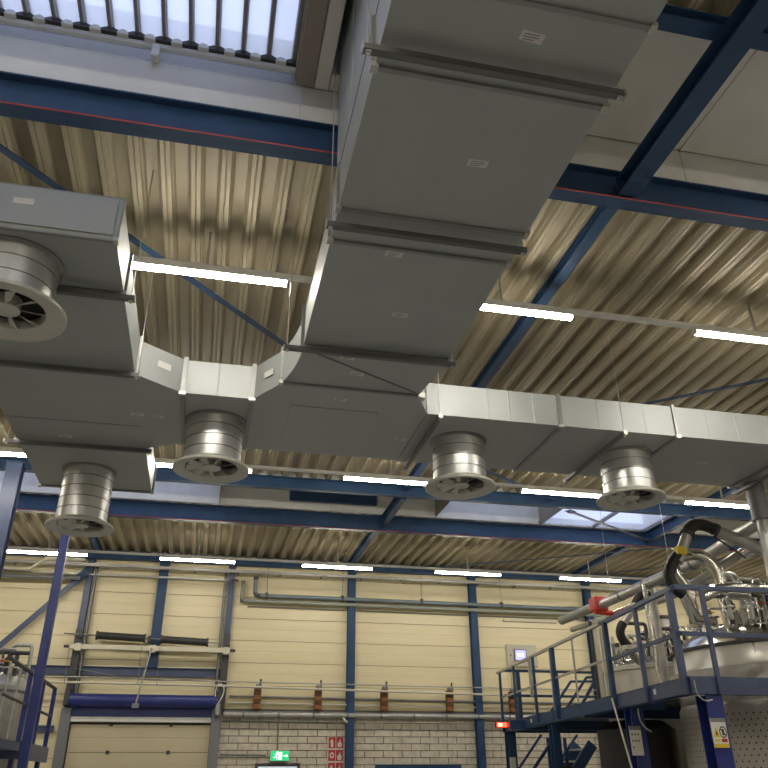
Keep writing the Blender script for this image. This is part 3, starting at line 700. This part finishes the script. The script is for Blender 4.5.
B(3.82, 3.92, W-.07, W-.012, 0, 1.90).build('door_frame', BLUE, d3); B(5.66, 5.76, W-.07, W-.012, 0, 1.90).build('door_frame', BLUE, d3); B(3.92, 5.66, W-.07, W-.012, 1.80, 1.90).build('door_frame', BLUE, d3)
B(3.92, 5.66, W-.045, W-.012, 0, 1.80).build('door_leaf', DGREY, d3)
e = thing('fire_sign_board', 'red and white fire equipment sign with six pictograms left of the column', 'sign', (2.95, 18.17, 1.8))
B(2.78, 3.12, 18.175, 18.19, 1.70, 2.45).build('sign_plate', SIGNW, e)
for r in range(3):
    for c in range(2):
        x = 2.79+c*.165; z = 2.215-r*.25
        t_ = B(x+.004, x+.155, 18.17, 18.175, z+.01, z+.225).build('red_tile', SIGNR, e)
        yy = 18.167; g = MB()
        if c == 0:   # extinguisher / hose reel / alarm
            if r == 1:
                g.add([(x+.08+.05*math.cos(a*.52), yy, z+.12+.06*math.sin(a*.52)) for a in range(12)]+[(x+.08+.025*math.cos(a*.52), yy, z+.12+.03*math.sin(a*.52)) for a in range(12)], [(i, (i+1) % 12, 12+(i+1) % 12, 12+i) for i in range(12)])
            else:
                g.box(x+.055, x+.105, yy, yy+.002, z+.03, z+.15); g.box(x+.07, x+.09, yy, yy+.002, z+.15, z+.19); g.bar((x+.08, yy, z+.18), (x+.03, yy, z+.12), .012, .003, (0, -1, 0))
        else:        # flames
            g.add([(x+.04, yy, z+.03), (x+.12, yy, z+.03), (x+.13, yy, z+.10), (x+.10, yy, z+.14), (x+.105, yy, z+.20), (x+.06, yy, z+.13), (x+.03, yy, z+.10)], [tuple(range(7))])
        g.build('pictogram', SIGNW, t_)
e = thing('control_panel', 'wall control panel with a lit lavender screen', 'control panel', (7.35, 18.1, 4.0))
bevel(B(7.02, 7.78, 18.12, 18.19, 3.98, 4.48).build('panel_box', BOX, e), .01)
s_ = bevel(B(7.19, 7.50, 18.08, 18.12, 4.10, 4.37).build('screen_bezel', MGREY, e), .006)
B(7.215, 7.475, 18.076, 18.08, 4.125, 4.345).build('screen', SCREEN, s_)
g = MB()
for i in range(4): g.box(7.27+i*.04, 7.295+i*.04, 18.073, 18.076, 4.20, 4.27)
g.build('screen_digits', SCREEN2, s_)
T([(7.11, 18.115, 4.23), (7.11, 18.12, 4.23)], .02, 10).build('button', DGREY, e)
for x, l in ((7.08, 'thin conduit below the left side of the control panel'), (7.66, 'thin conduit below the right side of the control panel')):
    run('drop_conduit', l, [(x, 18.12, 3.98), (x, 18.12, 3.0)], .016, GALV, 'conduit', 8)
e = thing('wall_lamp_strip', 'pale narrow strip fitted high on the wall above the control panel', 'strip', (8, 18.1, 5.05))
B(7.0, 8.4, 18.13, 18.19, 5.02, 5.07).build('strip_body', CONDC, e)

# ------------------------------------------------------------------ posts and platform at left
def hpost(label, x, y, z1, wd, m_):
    e = thing('steel_column', label, 'column', (x, y, 0))
    bevel(B(x-wd/2, x+wd/2, y-wd/2, y+wd/2, .02, z1-.015).build('shaft', m_, e), .008)
    B(x-wd*.8, x+wd*.8, y-wd*.8, y+wd*.8, 0, .02).build('base_plate', m_, e); B(x-wd*.7, x+wd*.7, y-wd*.6, y+wd*.6, z1-.015, z1).build('head_plate', m_, e)
    return e
hpost('slender royal blue post in front of the roller door', -2.17, 11.86, 5.90, .115, BLUE2)
e = icol('broad blue column at the left picture edge with a lit lamp beside it', -3.06, 11.86, 0, 5.90, .22, .2, BLUE3)
pl = thing('work_platform', 'blue work platform with railing at the lower left edge', 'platform', (-3.6, 13, 0))
B(-4.8, -2.34, 12.3, 14.6, 2.06, 2.10).build('deck', DGREY, pl)
B(-2.36, -2.32, 12.3, 14.6, 1.88, 2.10).build('fascia', BLUE3, pl); B(-4.8, -2.36, 12.28, 12.32, 1.88, 2.10).build('fascia', BLUE3, pl)
for y in (12.34, 13.4, 14.5):
    B(-2.40, -2.34, y-.03, y+.03, 2.10, 2.98).build('rail_post', BLUE2, pl)
B(-2.46, -2.40, 12.4, 12.52, 0, 2.06).build('leg', BLUE2, pl); B(-2.46, -2.40, 14.4, 14.52, 0, 2.06).build('leg', BLUE2, pl)
for z, r in ((2.98, .028), (2.56, .02)):
    T([(-2.37, 10.9, z), (-2.37, 14.55, z)], r, 8).build('rail', DGREY, pl, True)
for x in (-3.3, -4.2): B(x-.03, x+.03, 12.31, 12.36, 2.10, 2.98).build('rail_post', BLUE2, pl)
for y in (10.95, 11.6): T([(-2.37, y, 2.98), (-2.37, y, 2.1)], .014, 8).build('thin_post', GALV, pl, True)
B(-3.2, -2.33, 10.9, 12.3, 1.98, 2.08).build('deck', BLUE3, pl)
tk = thing('process_tank', 'small stainless tank behind the railing at the left edge', 'tank', (-3.35, 12.95, 0))
MB().lathe([(.001, .6), (.5, .7), (.62, .9), (.62, 2.75), (.66, 2.78), (.66, 2.84), (.5, 2.98), (.2, 3.06), (.001, 3.07)], (-3.1, 13.1), 40).build('shell', GALV, tk, True)
for ax, ay in ((.4, .4), (-.4, .4), (.4, -.4), (-.4, -.4)): T([(-3.1+ax, 13.1+ay, 0), (-3.1+ax, 13.1+ay, 1.0)], .05, 10).build('leg', STEEL, tk, True)
for i in range(7):
    t = i*.9+.3; x, y = -3.1+.42*math.cos(t), 13.1+.42*math.sin(t)
    nz = T([(x, y, 2.98), (x, y, 3.12+.05*(i % 3))], .035, 10).build('nozzle', STEEL2, tk, True)
    fixn(T([(x, y, 3.12+.05*(i % 3)), (x, y, 3.15+.05*(i % 3))], .06, 12).build('nozzle_flange', DGREY if i % 2 else STEEL, nz, True))

# ------------------------------------------------------------------ platform at right
PA, PB_ = Vector((5.2, 8.05)), Vector((5.9, 15.7))
def L(t, z, off=0.0):
    d = PB_-PA; n = Vector((d.y, -d.x)).normalized(); p = PA+d*t+n*off; return Vector((p.x, p.y, z))
pf = thing('process_platform', 'blue steel process platform with railings carrying the stainless tanks', 'platform', (7, 11, 0))
ZT, ZF = 2.60, 2.42
def lbar(a, b, z0, z1, o0, o1, name, m_):
    p, q = L(a, (z0+z1)/2, (o0+o1)/2), L(b, (z0+z1)/2, (o0+o1)/2)
    return MB().bar(p, q, abs(o1-o0), z1-z0).build(name, m_, pf)
lbar(.005, .27, ZF, ZT, 0, .03, 'fascia', BLUE3); lbar(.275, .60, ZF, ZT, 0, .03, 'fascia', BLUE); lbar(.605, 1.0, ZF, ZT, 0, .03, 'fascia', BLUE)
lbar(.0, 1.0, ZF, ZF+.012, -.0, .11, 'fascia_flange', BLUE); lbar(.0, 1.0, ZT-.012, ZT, 0, .11, 'fascia_flange', BLUE3)
B(5.22, 9.2, 8.04, 8.07, ZF, ZT).build('fascia', BLUE3, pf)
B(5.22, 9.2, 8.07, 8.15, ZF, ZF+.012).build('fascia_flange', BLUE3, pf)
B(5.9, 9.2, 15.68, 15.71, ZF, ZT).build('fascia', BLUE, pf)
TK1, R1, TK2, R2 = (7.60, 9.72), 1.30, (7.75, 12.75), .98
mb = MB(); g_ = .2
yy = 8.08
while yy < 15.6:
    xa = 5.26+(yy-8.05)*.0915; xx = xa
    while xx < 9.2:
        cx, cy = xx+g_/2, yy+g_/2
        if math.hypot(cx-TK1[0], cy-TK1[1]) > R1+.1 and math.hypot(cx-TK2[0], cy-TK2[1]) > R2+.1: mb.box(xx, xx+g_, yy, yy+g_, ZT-.05, ZT-.02)
        xx += g_
    yy += g_
o = mb.build('deck_grating', DGREY, pf); o['kind'] = 'stuff'
for y in (9.9, 11.35, 14.3): B(5.5, 9.1, y-.05, y+.05, ZF-.02, ZT-.05).build('cross_beam', BLUE, pf) if not (abs(y-TK1[1]) < R1 or abs(y-TK2[1]) < R2) else B(5.4, 5.98, y-.05, y+.05, ZF-.02, ZT-.05).build('cross_beam', BLUE, pf)
def leg(x, y, wd, z1=ZF, m_=BLUE2):
    mb = MB().box(x-wd/2, x+wd/2, y-wd/2, y-wd/2+.014, 0, z1).box(x-wd/2, x+wd/2, y+wd/2-.014, y+wd/2, 0, z1).box(x-.006, x+.006, y-wd/2+.014, y+wd/2-.014, 0, z1)
    return mb.build('leg', m_, pf)
leg(5.50, 8.18, .2); leg(5.52, 9.9, .18); leg(5.98, 15.6, .17, m_=BLUE); leg(8.9, 8.2, .2); leg(8.9, 15.5, .2); leg(5.72, 12.9, .14, m_=BLUE)
# railing on the long side: far half galvanised, near half blue
TR, MR = 3.55, 3.06
o = MB().bar(L(.295, TR), L(1.03, TR), .05, .04).build('top_rail', GALV, pf); o2 = MB().bar(L(.27, MR), L(1.0, MR), .03, .03).build('mid_rail', GALV, pf)
MB().bar(L(.0, TR+.01), L(.285, TR-.01), .05, .05).build('top_rail', BLUE3, pf); MB().bar(L(.0, MR), L(.265, MR-.02), .04, .04).build('mid_rail', BLUE3, pf)
for t, wd, m_, z0, z1 in ((.995, .04, BLUE, ZF, TR), (.865, .038, BLUE, ZF+.05, TR), (.703, .04, BLUE, ZF+.05, TR), (.73, .045, GALV, 2.9, TR), (.565, .065, BLUE, ZF+.04, TR), (.575, .05, GALV, ZT, TR), (.438, .022, GALV, ZT, TR), (.265, .06, BLUE, ZF+.03, TR), (.29, .024, CONDC, ZT, TR-.05), (.133, .045, BLUE3, ZF+.0, TR), (.008, .065, BLUE3, ZF, TR)):
    MB().bar(L(t, z0, -.02), L(t, z1-.02, -.02), wd, wd).build('rail_post', m_, pf)
# near side railing
MB().bar((5.2, 8.03, TR+.02), (9.2, 8.03, TR+.02), .05, .05).build('top_rail', BLUE3, pf); MB().bar((5.2, 8.03, MR-.01), (9.2, 8.03, MR-.01), .04, .045).build('mid_rail', BLUE3, pf)
for x in (5.55, 6.75, 7.95, 9.1): MB().bar((x, 8.02, ZF), (x, 8.02, TR), .045, .045).build('rail_post', BLUE3, pf)
# far end railing
for z in (TR+.02, MR+.04): MB().bar((5.95, 15.66, z), (9.2, 15.66, z), .04, .045).build('top_rail' if z > 3.3 else 'mid_rail', BLUE, pf)
for x, wd in ((6.25, .07), (7.1, .05), (8.1, .06), (9.0, .06)): MB().bar((x, 15.64, ZT-.05), (x, 15.64, TR), wd, wd).build('rail_post', BLUE, pf)
# bolt heads, small tags on the fascia
for t in (.008, .02): 
    for z in (2.46, 2.55): B(*(lambda p: (p.x-.02, p.x, p.y-.01, p.y+.01, z-.01, z+.01))(L(t, z)), ).build('bolt', BRIGHT, pf)
for t, z in ((.76, 2.52), (.11, 2.52)): MB().bar(L(t, z-.03, -.003), L(t, z+.03, -.003), .05, .006, (1, 0, 0)).build('tag_plate', SIGNW, pf)
# diagonal stair rail inside the far end of the platform
st = thing('platform_stair', 'dark blue stair handrail rising behind the platform railing', 'stair rail', (7.2, 14.6, ZT))
for dy in (0, .7):
    MB().bar((6.55, 14.2+dy, 2.72), (7.05, 14.2+dy, 3.3), .04, .04).build('handrail', BLUE, st); MB().bar((7.05, 14.2+dy, 3.3), (7.9, 14.2+dy, 3.32), .04, .04).build('handrail', BLUE, st)
    MB().bar((7.0, 14.2+dy, 2.58), (7.55, 14.2+dy, 3.3), .05, .05).build('strut', BLUE, st); MB().bar((7.75, 14.2+dy, 2.58), (7.75, 14.2+dy, 3.32), .05, .05).build('post', BLUE, st)
# stair under the platform
st = thing('access_stair', 'dark stair with sloping rails under the far end of the platform', 'stair', (7.2, 16.4, 0))
for a, b, c in ((6.95, 6.10, .04), (7.28, 6.42, .055), (7.75, 6.85, .04)):
    MB().bar((a, 16.35, 2.42), (b, 16.35, 1.45), c, c).build('handrail', BLUE, st)
for x in (7.11, 7.48): MB().bar((x, 16.4, 1.2), (x, 16.4, 2.36), .055, .055).build('post', BLUE, st)
MB().bar((8.05, 16.3, 2.25), (6.9, 16.3, 0.9), .05, .22, (0, 0, 1)).build('stringer', BLUE, st); MB().bar((8.05, 17.0, 2.25), (6.9, 17.0, .9), .05, .22).build('stringer', BLUE, st)
for i in range(6): 
    f_ = i/6; B(7.95-1.15*f_-.12, 7.95-1.15*f_+.12, 16.32, 16.98, 2.14-1.35*f_, 2.17-1.35*f_).build('tread', GALV, st)
# black vessels added to darken the space under the platform
for i, (x, y, r, h, l) in enumerate(((6.30, 11.3, 0.56, 2.38, 'black round vessel added to darken the space under the platform'), (6.35, 13.9, .25, 1.8, 'slim black vessel added to darken the space behind the stair strut'))):
    e = thing('shade_filler', l, 'tank', (x, y, 0))
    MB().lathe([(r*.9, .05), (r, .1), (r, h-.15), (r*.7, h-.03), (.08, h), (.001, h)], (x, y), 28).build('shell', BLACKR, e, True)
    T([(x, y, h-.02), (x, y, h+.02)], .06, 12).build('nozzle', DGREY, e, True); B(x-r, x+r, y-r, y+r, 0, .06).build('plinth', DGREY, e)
run('sloping_pipe', 'thin pale rod sloping down in front of the middle platform leg', [tuple(L(.262, 2.55, -.06)), tuple(L(.185, 1.2, -.08))], .012, CONDC, 'rod', 8)
e = thing('signal_light', 'glowing red signal light at the far corner of the platform', 'signal light', tuple(L(.985, 2.5, -.05)))
p = L(.975, 2.55, -.05)
B(p.x-.17, p.x+.19, p.y-.02, p.y+.03, p.z-.055, p.z+.055).build('light_housing', DGREY, e)
B(p.x-.15, p.x+.06, p.y-.03, p.y-.02, p.z-.04, p.z+.04).build('red_lens', LED, e); B(p.x+.08, p.x+.17, p.y-.03, p.y-.02, p.z-.03, p.z+.03).build('red_lens', LED, e); B(p.x-.12, p.x-.05, p.y-.034, p.y-.03, p.z-.025, p.z+.025).build('light_core', LEDC, e)
o = B(5.90, 6.02, 15.49, 15.51, 1.55, 1.98).build('notice_plate', SIGNW); tag(o, 'white and yellow notice on the far platform leg', 'sign')
# signs on the legs
def legsign(name, label, x, y, z0, w_, h_, kind):
    e = thing(name, label, 'sign', (x, y, z0))
    B(x, x+w_, y-.008, y, z0, z0+h_).build('plate', SIGNW, e); yy = y-.0095
    B(x, x+w_, yy, y-.008, z0+h_*.86, z0+h_).build('grey_header', MGREY, e)
    if kind:
        B(x, x+w_, yy, y-.008, z0, z0+h_*.13).build('yellow_footer', YEL, e)
        cx, cz = x+w_*.28, z0+h_*.52
        MB().add([(cx-.042, yy, cz-.05), (cx+.042, yy, cz-.05), (cx, yy, cz+.055)], [(0,1,2)]).build('warning_triangle', YEL, e)
        MB().add([(cx-.012, yy-.001, cz-.03), (cx+.012, yy-.001, cz-.03), (cx, yy-.001, cz+.02)], [(0,1,2)]).build('warning_mark', SIGNK, e)
        cx = x+w_*.72
        ring = MB().add([(cx+.044*math.cos(a*.3927), yy, cz+.058*math.sin(a*.3927)) for a in range(16)]+[(cx+.034*math.cos(a*.3927), yy, cz+.046*math.sin(a*.3927)) for a in range(16)], [(i, (i+1) % 16, 16+(i+1) % 16, 16+i) for i in range(16)])
        ring.bar((cx-.028, yy, cz+.035), (cx+.028, yy, cz-.035), .009, .002, (0, -1, 0)).build('prohibition_ring', SIGNK, e)
        MB().box(cx-.012, cx+.012, yy-.001, yy, cz-.03, cz+.03).build('figure', SIGNK, e)
        B(x+w_*.08, x+w_*.45, yy, y-.008, z0+h_*.2, z0+h_*.28).build('yellow_caption', YEL, e); B(x+w_*.55, x+w_*.92, yy, y-.008, z0+h_*.18, z0+h_*.3).build('red_caption', SIGNR, e)
    else:
        for r in range(3):
            for c in range(3 if r < 2 else 1):
                B(x+w_*(.2+.25*c)-.012, x+w_*(.2+.25*c)+.012, yy, y-.008, z0+h_*(.68-.22*r), z0+h_*(.68-.22*r)+.022).build('printed_symbol', MGREY, e)
legsign('warning_sign', 'white and yellow warning sign on the nearest platform leg', 5.38, 8.06, 1.89, .18, .29, 1)
legsign('notice_sign', 'white notice sheet on the middle platform leg', 5.36, 9.79, 1.86, .16, .34, 0)
run('loose_cable', 'thin grey cable loop hanging below the near platform corner', arc((5.24, 8.0, 2.56), (5.22, 8.0, 2.30), (5.44, 8.03, 2.36), 8), .008, GALV, 'cable', 6)
run('loose_cable', 'thin grey cable loop hanging beside the middle platform leg', arc((5.48, 9.7, 2.40), (5.45, 9.7, 2.2), (5.62, 9.7, 2.13), 8), .01, GALV, 'cable', 6)

# ------------------------------------------------------------------ stainless tanks
def nozzle(tank, x, y, z, r, h, m_=STEEL2, top=DGREY, wheel=False):
    nz = fixn(T([(x, y, z), (x, y, z+h)], r, 14).build('nozzle', m_, tank, True))
    fixn(T([(x, y, z+h-.015), (x, y, z+h+.02)], r*1.6, 16).build('flange', STEEL, nz, True))
    fixn(T([(x, y, z+h+.02), (x, y, z+h+.10)], r*.8, 12).build('valve_body', top, nz, True))
    if wheel:
        pts = [(x+r*2*math.cos(a*.524), y+r*2*math.sin(a*.524), z+h+.13) for a in range(13)]
        MB().tube(pts, .008, 6).build('handwheel', DGREY, nz, True)
        T([(x, y, z+h+.10), (x, y, z+h+.14)], .012, 8).build('valve_stem', STEEL2, nz, True)
    return nz
t1 = thing('process_tank', 'large domed stainless tank with dimpled jacket at the right edge', 'tank', (*TK1, 0))
cx, cy = TK1
MB().lathe([(.001, .25), (.8, .35), (1.2, .6), (R1, .8), (R1, 2.40), (R1-.03, 2.46)], TK1, 72).build('jacket_shell', JACKET, t1, True)
MB().lathe([(R1-.03, 2.46), (R1-.03, 2.64), (R1+.05, 2.65), (R1+.05, 2.86), (R1-.01, 2.87)], TK1, 72).build('rim_band', GALV, t1, True)
MB().lathe([(R1-.01, 2.87), (R1-.03, 2.9), (R1-.03, 3.12)], TK1, 72).build('upper_shell', STEEL, t1, True)
MB().lathe([(R1-.02, 3.115), (R1+.02, 3.12), (R1+.02, 3.15), (R1-.03, 3.155)], TK1, 72).build('clamp_ring', DGREY, t1, True)
MB().lathe([(R1-.03, 3.15), (R1-.10, 3.24), (R1-.3, 3.36), (.7, 3.46), (.3, 3.51), (.001, 3.52)], TK1, 72).build('dome', STEEL2, t1, True)
dm = MB()
for r in range(22):
    for k_ in range(100):
        t = 2*math.pi*(k_+(.5 if r % 2 else 0))/100
        if math.sin(t) > .35: continue
        z = .92+r*.066; c, s = math.cos(t), math.sin(t); rr = R1+.003
        dm.add([(cx+rr*c+s*.011*math.cos(q*1.047), cy+rr*s-c*.011*math.cos(q*1.047), z+.011*math.sin(q*1.047)) for q in range(6)], [(0,1,2,3,4,5)])
o = dm.build('weld_dimples', DGREY, t1); o['kind'] = 'stuff'
for a in range(4): T([(cx+.9*math.cos(a*1.57+.78), cy+.9*math.sin(a*1.57+.78), 0), (cx+.9*math.cos(a*1.57+.78), cy+.9*math.sin(a*1.57+.78), .6)], .08, 12).build('leg', STEEL, t1, True)
for i in range(17):
    t = 2.0+i*.24; rr = .62+.3*((i*37) % 3)/2
    x, y = cx+rr*math.cos(t), cy+rr*math.sin(t)
    nozzle(t1, x, y, 3.36, .03+.012*(i % 3), .10+.05*((i*7) % 4), STEEL2 if i % 3 else MGREY, (DGREY, STEEL, HOSEG, BRIGHT)[i % 4], i % 3 == 0)
fixn(T([(cx-.35, cy-.7, 3.40), (cx-.35, cy-.7, 3.62)], .13, 20).build('manway', STEEL, t1, True)); fixn(T([(cx-.35, cy-.7, 3.62), (cx-.35, cy-.7, 3.66)], .16, 20).build('manway_lid', MGREY, t1, True))
mo = fixn(T([(cx, cy, 3.5), (cx, cy, 3.95)], .17, 20).build('agitator_motor', MGREY, t1, True)); fixn(T([(cx, cy, 3.95), (cx, cy, 4.02)], .19, 20).build('motor_cap', DGREY, mo, True))
t2 = thing('process_tank', 'second stainless tank behind the middle of the platform railing', 'tank', (*TK2, 0))
cx, cy = TK2
MB().lathe([(.001, .3), (.7, .4), (R2, .7), (R2, 3.20), (R2+.04, 3.21), (R2+.04, 3.27), (R2-.03, 3.29)], TK2, 64).build('shell', STEEL, t2, True)
MB().lathe([(R2-.03, 3.29), (R2-.15, 3.38), (.5, 3.48), (.001, 3.52)], TK2, 64).build('dome', STEEL2, t2, True)
for a in range(4): T([(cx+.7*math.cos(a*1.57+.78), cy+.7*math.sin(a*1.57+.78), 0), (cx+.7*math.cos(a*1.57+.78), cy+.7*math.sin(a*1.57+.78), .6)], .07, 12).build('leg', STEEL, t2, True)
for i in range(16):
    t = 2.2+i*.27; rr = .45+.35*((i*29) % 4)/3
    x, y = cx+rr*math.cos(t), cy+rr*math.sin(t)
    nozzle(t2, x, y, 3.36, .03+.012*(i % 3), .12+.08*((i*5) % 4), STEEL2 if i % 3 else MGREY, (BRIGHT, STEEL, DGREY, GALV)[i % 4], i % 4 == 0)
mo = fixn(T([(cx+.1, cy-.1, 3.5), (cx+.1, cy-.1, 4.1)], .13, 20).build('agitator_motor', STEEL, t2, True)); fixn(T([(cx+.1, cy-.1, 4.1), (cx+.1, cy-.1, 4.16)], .15, 20).build('motor_cap', DGREY, mo, True))

# ------------------------------------------------------------------ pipes and hoses over the tanks
XP = 7.0
e = thing('process_pipe', 'long pale pipe with red fitting rising over the tanks', 'pipe', (XP, 11, 4.15))
fixn(T([(XP, 14.9, 4.46), (XP, 13.4, 4.45)], .085, 18).build('end_tube', PIPEG, e, True))
fixn(T([(XP, 13.2, 4.44), (XP, 10.0, 4.46), (XP+.02, 8.3, 4.66)], .085, 18).build('pipe_tube', GALV, e, True))
for y in (12.4, 11.6, 10.9, 10.2): fixn(T([(XP, y, 4.45), (XP, y-.04, 4.45)], .095, 18).build('pipe_band', MGREY, e, True))
rf = bevel(B(XP-.125, XP+.125, 13.13, 13.42, 4.335, 4.585).build('red_fitting', REDP, e), .03, 2)
fixn(T([(XP-.1, 13.26, 4.33), (XP+.24, 13.26, 4.31)], .05, 12).build('red_spigot', REDP, rf, True))
for y in (12.8, 10.8): T([(XP, y, 4.5), (XP+.15, y+.2, 6.2)], .004, 6).build('hanger_wire', GALV, e)
run('process_pipe', 'slimmer steel pipe just below the long pale pipe', [(XP+.28, 13.5, 4.30), (XP+.28, 10.4, 4.30), (XP+.3, 8.5, 4.48)], .05, STEEL2, 'pipe', 14)
run('process_pipe', 'second grey pipe running beside the long pale pipe', [(XP+.5, 15.5, 4.4), (XP+.5, 12.0, 4.3)]+arc((XP+.5, 10.2, 4.3), (XP+.5, 9.9, 4.3), (XP+.5, 9.9, 4.0), 5)+[(XP+.5, 9.9, 3.46)], .055, GALV, 'pipe', 14)
hs = thing('suction_hose', 'large black and silver hose arching over the near tank', 'hose', (6.3, 9, 3.7))
fixn(T([(7.5, 9.0, 4.30), (6.62, 9.0, 4.60)], .085, 18).build('steel_tube', GALV, hs, True))
fixn(T(arc((6.66, 9.0, 4.59), (6.30, 9.0, 4.78), (6.17, 9.0, 4.50), 9), .08, 18).build('black_elbow', BLACKR, hs, True))
fixn(T([(6.17, 9.0, 4.50), (5.96, 9.0, 4.135)], .07, 18).build('steel_tube', GALV, hs, True))
fixn(T(arc((5.98, 9.0, 4.22), (5.64, 9.0, 3.90), (5.96, 9.0, 3.72), 10), .075, 18).build('black_hose', BLACKR, hs, True))
for p, q in (((6.64, 9.0, 4.595), (6.60, 9.0, 4.61)), ((6.20, 9.0, 4.54), (6.175, 9.0, 4.50))): fixn(T([p, q], .10, 18).build('hose_clamp', DGREY, hs, True))
B(5.93, 6.06, 8.9, 8.98, 4.22, 4.32).build('yellow_tag', YEL, hs)
T([(6.52, 8.93, 4.50), (6.95, 8.93, 4.22)], .012, 8).build('black_strap', BLACKR, hs)
fixn(T([(5.95, 9.0, 3.76), (6.10, 9.05, 3.42), (6.4, 9.1, 3.40)], .07, 14).build('outlet_tube', STEEL2, hs, True))
hs = thing('suction_hose', 'smaller black and silver hose above the second tank', 'hose', (6.6, 11.5, 3.5))
fixn(T(arc((6.98, 11.5, 4.26), (6.82, 11.5, 4.30), (6.72, 11.5, 4.10), 8), .072, 16).build('black_elbow', BLACKR, hs, True))
fixn(T([(6.73, 11.5, 4.12), (6.44, 11.5, 3.78)], .06, 16).build('steel_tube', GALV, hs, True))
fixn(T(arc((6.45, 11.5, 3.80), (6.28, 11.5, 3.62), (6.50, 11.5, 3.44), 8), .07, 16).build('black_hose', BLACKR, hs, True))
fixn(T([(6.50, 11.5, 3.46), (6.50, 11.5, 3.40)], .12, 16).build('base_flange', STEEL, hs, True))
fixn(T([(6.50, 11.5, 3.40), (6.62, 11.6, 3.3), (7.0, 12.05, 3.28)], .06, 12).build('outlet_tube', STEEL, hs, True))
run('steel_pipe', 'shiny steel elbow pipe dropping beside the large black hose', [(6.75, 9.5, 4.38)]+arc((6.45, 9.4, 4.33), (6.05, 9.3, 4.28), (6.12, 9.3, 4.05), 6)+[(6.25, 9.3, 3.86), (6.3, 9.3, 3.35)], .06, STEEL2, 'pipe', 14)
run('steel_pipe', 'thick shiny steel pipe bending down behind the near railing', [(6.42, 9.5, 4.40)]+arc((6.50, 9.4, 4.36), (6.68, 9.3, 4.34), (6.74, 9.3, 4.1), 6)+[(6.76, 9.3, 3.85), (6.78, 9.3, 3.35)], .085, STEEL2, 'pipe', 18)
run('steel_pipe', 'horizontal steel pipe just above the near top railing', [(6.05, 8.7, 3.62), (6.25, 8.65, 3.72), (6.4, 8.6, 3.74), (8.6, 8.6, 3.76)], .06, STEEL2, 'pipe', 14)
run('steel_pipe', 'grey pipe sloping up to the right edge above the near tank', [(6.55, 9.6, 4.0), (7.6, 9.5, 4.6)], .06, GALV, 'pipe', 14)
e = thing('riser_pipe', 'vertical grey pipe with dark cap at the right picture edge', 'pipe', (6.80, 8.3, 3.4))
fixn(T([(6.80, 8.32, 3.40), (6.84, 8.32, 4.58)], .075, 18).build('pipe_tube', GALV, e, True)); fixn(T([(6.84, 8.32, 4.55), (6.84, 8.32, 5.04)], .12, 18).build('dark_cap', MGREY, e, True))
for x, y, r, m_, l in ((6.64, 13.0, .03, DGREY, 'thin dark vertical pipe behind the railing'), (6.72, 13.0, .05, CONDC, 'cream vertical pipe behind the galvanised railing'), (6.84, 11.35, .042, STEEL2, 'shiny vertical pipe behind the smaller hose'), (7.05, 11.5, .055, GALV, 'grey vertical pipe between the two hoses'), (7.0, 13.3, .035, CONDC, 'slim cream pipe beside the thicker cream pipe')):
    run('vertical_pipe', l, [(x, y, ZT), (x, y, 4.40 if y < 12 else 4.1)], r, m_, 'pipe', 14)
for i in range(5):
    a = (6.9+.2*i, 9.05+.05*i, 3.6)
    run('thin_hose', ('green thin hose looping over the near tank dome', 'black thin hose looping near the manway', 'grey thin hose looping beside the motor', 'dark thin hose arching above the near tank', 'green thin hose at the right edge of the dome')[i],
        arc(a, (a[0]+.12, a[1], 4.0+.05*(i % 2)), (a[0]+.26, a[1]+.1, 3.58), 10), .014, (HOSEG, BLACKR, GALV, DGREY, HOSEG)[i], 'hose', 8)

# ------------------------------------------------------------------ small pipework on the tanks
def manifold(label, cx, cy, z, seed, n, spread):
    rnd = random.Random(seed)
    e = thing('pipe_manifold', label, 'pipework', (cx, cy, z))
    for i in range(n):
        x = cx+rnd.uniform(-spread, spread); y = cy+rnd.uniform(-.35, .35); h = rnd.uniform(.12, .42); r = rnd.choice((.016, .022, .03))
        dx = rnd.uniform(.15, .4)*rnd.choice((-1, 1)); m_ = rnd.choice((STEEL2, STEEL2, STEEL, GALV, DGREY))
        z0 = z-.12
        p = [(x, y, z0), (x, y, z+h-.06)]+arc((x, y, z+h-.05), (x, y, z+h), (x+.06*(1 if dx > 0 else -1), y, z+h), 4)+[(x+dx, y, z+h)]
        if i % 2: p += arc((x+dx, y, z+h), (x+dx+.05*(1 if dx > 0 else -1), y, z+h), (x+dx+.05*(1 if dx > 0 else -1), y, z+h-.06), 4)[1:]+[(x+dx+.05*(1 if dx > 0 else -1), y, z0)]
        t_ = fixn(T(p, r, 10).build('small_pipe', m_, e, True))
        fixn(T([(x, y, z+.03), (x, y, z+.05)], r*2, 12).build('flange', STEEL, t_, True))
        if i % 3 == 0:
            vb = fixn(T([(x, y-.02, z+h*.5), (x, y+.02, z+h*.5)], r*2.2, 12).build('valve_body', rnd.choice((DGREY, BRIGHT, HOSEG, BLACKR)), t_, True))
            B(x-.05, x+.05, y-.06, y-.05, z+h*.5-.008, z+h*.5+.008).build('valve_handle', rnd.choice((REDP, DGREY, YEL)), t_)
    return e
manifold('tangle of small steel pipes and valves on the near tank dome', 7.05, 9.05, 3.50, 3, 20, .75)
manifold('tangle of small steel pipes and valves on the second tank', 7.35, 12.25, 3.50, 8, 16, .45)
manifold('cluster of small pipes and valves at the left edge tank', -3.0, 12.9, 3.06, 12, 8, .3)
